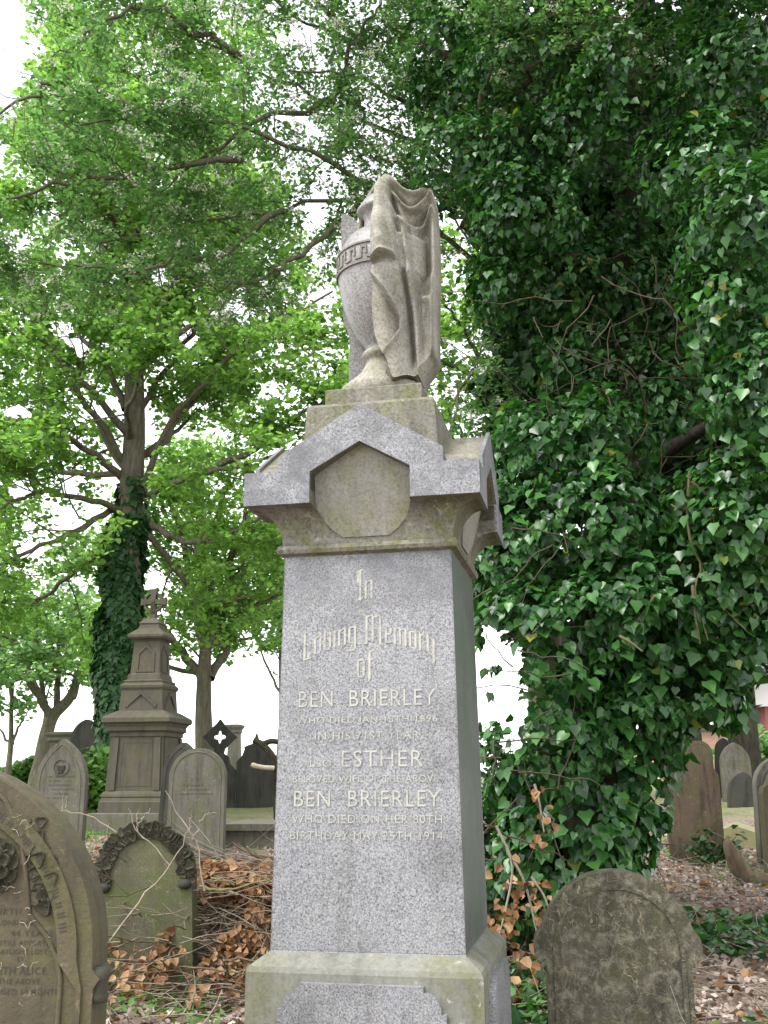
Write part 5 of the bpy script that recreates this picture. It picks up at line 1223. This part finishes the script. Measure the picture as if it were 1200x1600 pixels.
# ------------------------------------------------------------------ scrub and hedge
def shrub(name, label, px, Y, h, w, n, leafm, tm, size, cat='shrub', twigs=26):
    p = ground_at(px, Y); root = empty(name, p); tag(root, label, cat)
    t = Tubes(); tips = []
    for k in range(twigs):
        q = wander((rng.normal()*w*.15, rng.normal()*w*.15, -.05), (rng.normal()*.35, rng.normal()*.35, 1), h*rng.uniform(.5, 1.), 8, .16, .03); t.add(q, np.linspace(.012, .004, 9), 4); tips.append((q[2:], .01))
    t.build('stem', TWIG_BROWN, root)
    P, D = spray_points(tips, n/twigs/h*1.6, (w*.16, w*.16, .08)); leaves('foliage', P, D, tm, size, leafm, root, .6)
    return root
shrub('elder_shrub', 'dark thin scrub in the gap between the granite shaft and the ivy', 778, 10.2, 1.75, .8, 1700, L_IVYT, IVY, .085)
shrub('bramble_shrub', 'twiggy dark shrub at the right foot of the granite monument', 790, 8.8, 1.0, .7, 900, L_IVYT, IVY, .08)
shrub('sapling_shrub', 'leafy bright shrub beside the trunk with ivy, behind the stepped monument', 150, 20.2, 1.5, 1.0, 1500, L_WEED, SYC, .13)
shrub('young_ivy_clump', 'small dark leaf clump at the foot of the brown headstone', 1092, 13.8, .6, .35, 220, L_IVYT, IVY, .09, twigs=8)
shrub('leafy_sapling', 'bright green sapling in front of the brick house by the dark trunk', 1196, 40, 2.4, 1.6, 2600, L_FAR, SYC, .2)
hp = ground_at(30, 37); HG = empty('clipped_hedge', hp); tag(HG, 'low bright green hedge beyond the grass at the far left', 'hedge')
n = 9000; P = np.stack([rng.uniform(-4, 3.6, n), rng.uniform(-.5, .5, n), rng.uniform(0, .95, n)], -1); P[:, 2] *= 1+.25*np.sin(P[:, 0]*3)
scatter('foliage', SYC, P, np.array([[0, -.5, 1]])+rng.normal(size=(n, 3))*.6, rng.normal(size=(n, 3)), .16*rng.uniform(.6, 1.2, n), L_WEED, HG)
t = Tubes(); t.add([(-4, 0, .3), (0, 0, .35), (3.6, 0, .3)], .08, 6); t.build('stem', BARK, HG)
# ------------------------------------------------------------------ brick house beyond the trees on the right
def brick_mat(name, a, b, mo):
    m = M(name); tc = m.n('TexCoord').outputs['Object']
    mp = m.n('Mapping', {'Vector': tc, 'Rotation': (math.radians(90), 0, 0)}).outputs[0]
    br_ = m.n('TexBrick', {'Vector': mp, 'Color1': a+(1,), 'Color2': b+(1,), 'Mortar': mo+(1,), 'Scale': 1., 'Brick Width': .225, 'Row Height': .075, 'Mortar Size': .008})
    return m.finish(br_.outputs['Color'], .9)
BRICK = brick_mat('pink_brick', (.46, .25, .19), (.52, .31, .24), (.5, .42, .36))
hp = ground_at(1115, 47); HB = empty('brick_house', hp, .0); tag(HB, 'pink brick house with white gable seen past the right-hand trees', 'house')
bm = bmesh.new(); box(bm, -2.2, 1.2, 0, 6, -.3, 2.3); bm_obj('wall', bm, BRICK, HB)
gx0 = at(1182, 1150, 47)[0]-hp[0]
bm = bmesh.new(); box(bm, gx0-.9, gx0+5, -1.2, 6, -.3, 2.0); bm_obj('wall', bm, BRICK, HB)
bm = bmesh.new(); prism(bm, [(gx0-1.2, 3.9), (gx0+5, 6.9), (gx0+5, 3.2), (gx0-1.2, 3.2)], -1.25, 5.9); bm_obj('gable', bm, M('white_render').finish((.5, .48, .48), .8), HB)
bm = bmesh.new(); prism(bm, [(gx0-1.6, 3.85), (gx0+5.2, 7.15), (gx0+5.2, 7.35), (gx0-1.6, 4.05)], -1.6, 6.2); bm_obj('roof', bm, M('slate_roof').finish((.07, .07, .08), .7), HB)
bm = bmesh.new(); box(bm, gx0+.1, gx0+5, -1.1, 5.8, 2.0, 3.3); bm_obj('fascia_boards', bm, M('red_paint').finish((.22, .08, .065), .7), HB)
bm = bmesh.new(); prism(bm, [(-2.5, 2.2), (1.3, 2.2), (1.3, 2.45), (-2.5, 2.45)], -.3, 6.2); bm_obj('roof', bm, bpy.data.materials['slate_roof'], HB)

# ------------------------------------------------------------------ weeds and litter gathered against the feet of the stones
Pw, Pl = [], []
for o_ in [q for q in bpy.data.objects if q.type == 'EMPTY' and q.get('category') in ('headstone', 'monument', 'tomb', 'grave slab') and q.location.y < 19]:
    hw_ = .75 if o_.get('category') == 'monument' else .45
    for dst, n_ in ((Pw, 110), (Pl, 160)):
        u_ = rng.uniform(-hw_, hw_, n_); v_ = -rng.uniform(.06, .3, n_)-(hw_ if o_.get('category') == 'monument' else 0)
        c_, s__ = math.cos(o_.rotation_euler.z), math.sin(o_.rotation_euler.z)
        X_ = o_.location.x+c_*u_-s__*v_; Y_ = o_.location.y+s__*u_+c_*v_
        k_ = np.sin(X_*9+Y_*5) > -.3
        dst.append(np.stack([X_, Y_, H(X_, Y_)+rng.uniform(.01, .14 if dst is Pw else .03, n_)], -1)[k_])
P = np.concatenate(Pw); n = len(P)
tag(scatter('weeds', OVAL, P, np.array([[0, -.3, 1.]])+rng.normal(size=(n, 3))*.5, rng.normal(size=(n, 3))+np.array([0, 0, .5]), .065*rng.uniform(.5, 1.3, n), L_WEED), 'green weeds growing against the feet of the headstones', 'weeds', kind='stuff')
P = np.concatenate(Pl); n = len(P)
tag(scatter('leaf_litter', DEAD, P, np.array([[0, 0, 1.]])+rng.normal(size=(n, 3))*.5, rng.normal(size=(n, 3)), .06*rng.uniform(.4, 1.2, n), L_LITTER), 'dry litter drifted against the feet of the headstones', 'leaf litter', kind='stuff')
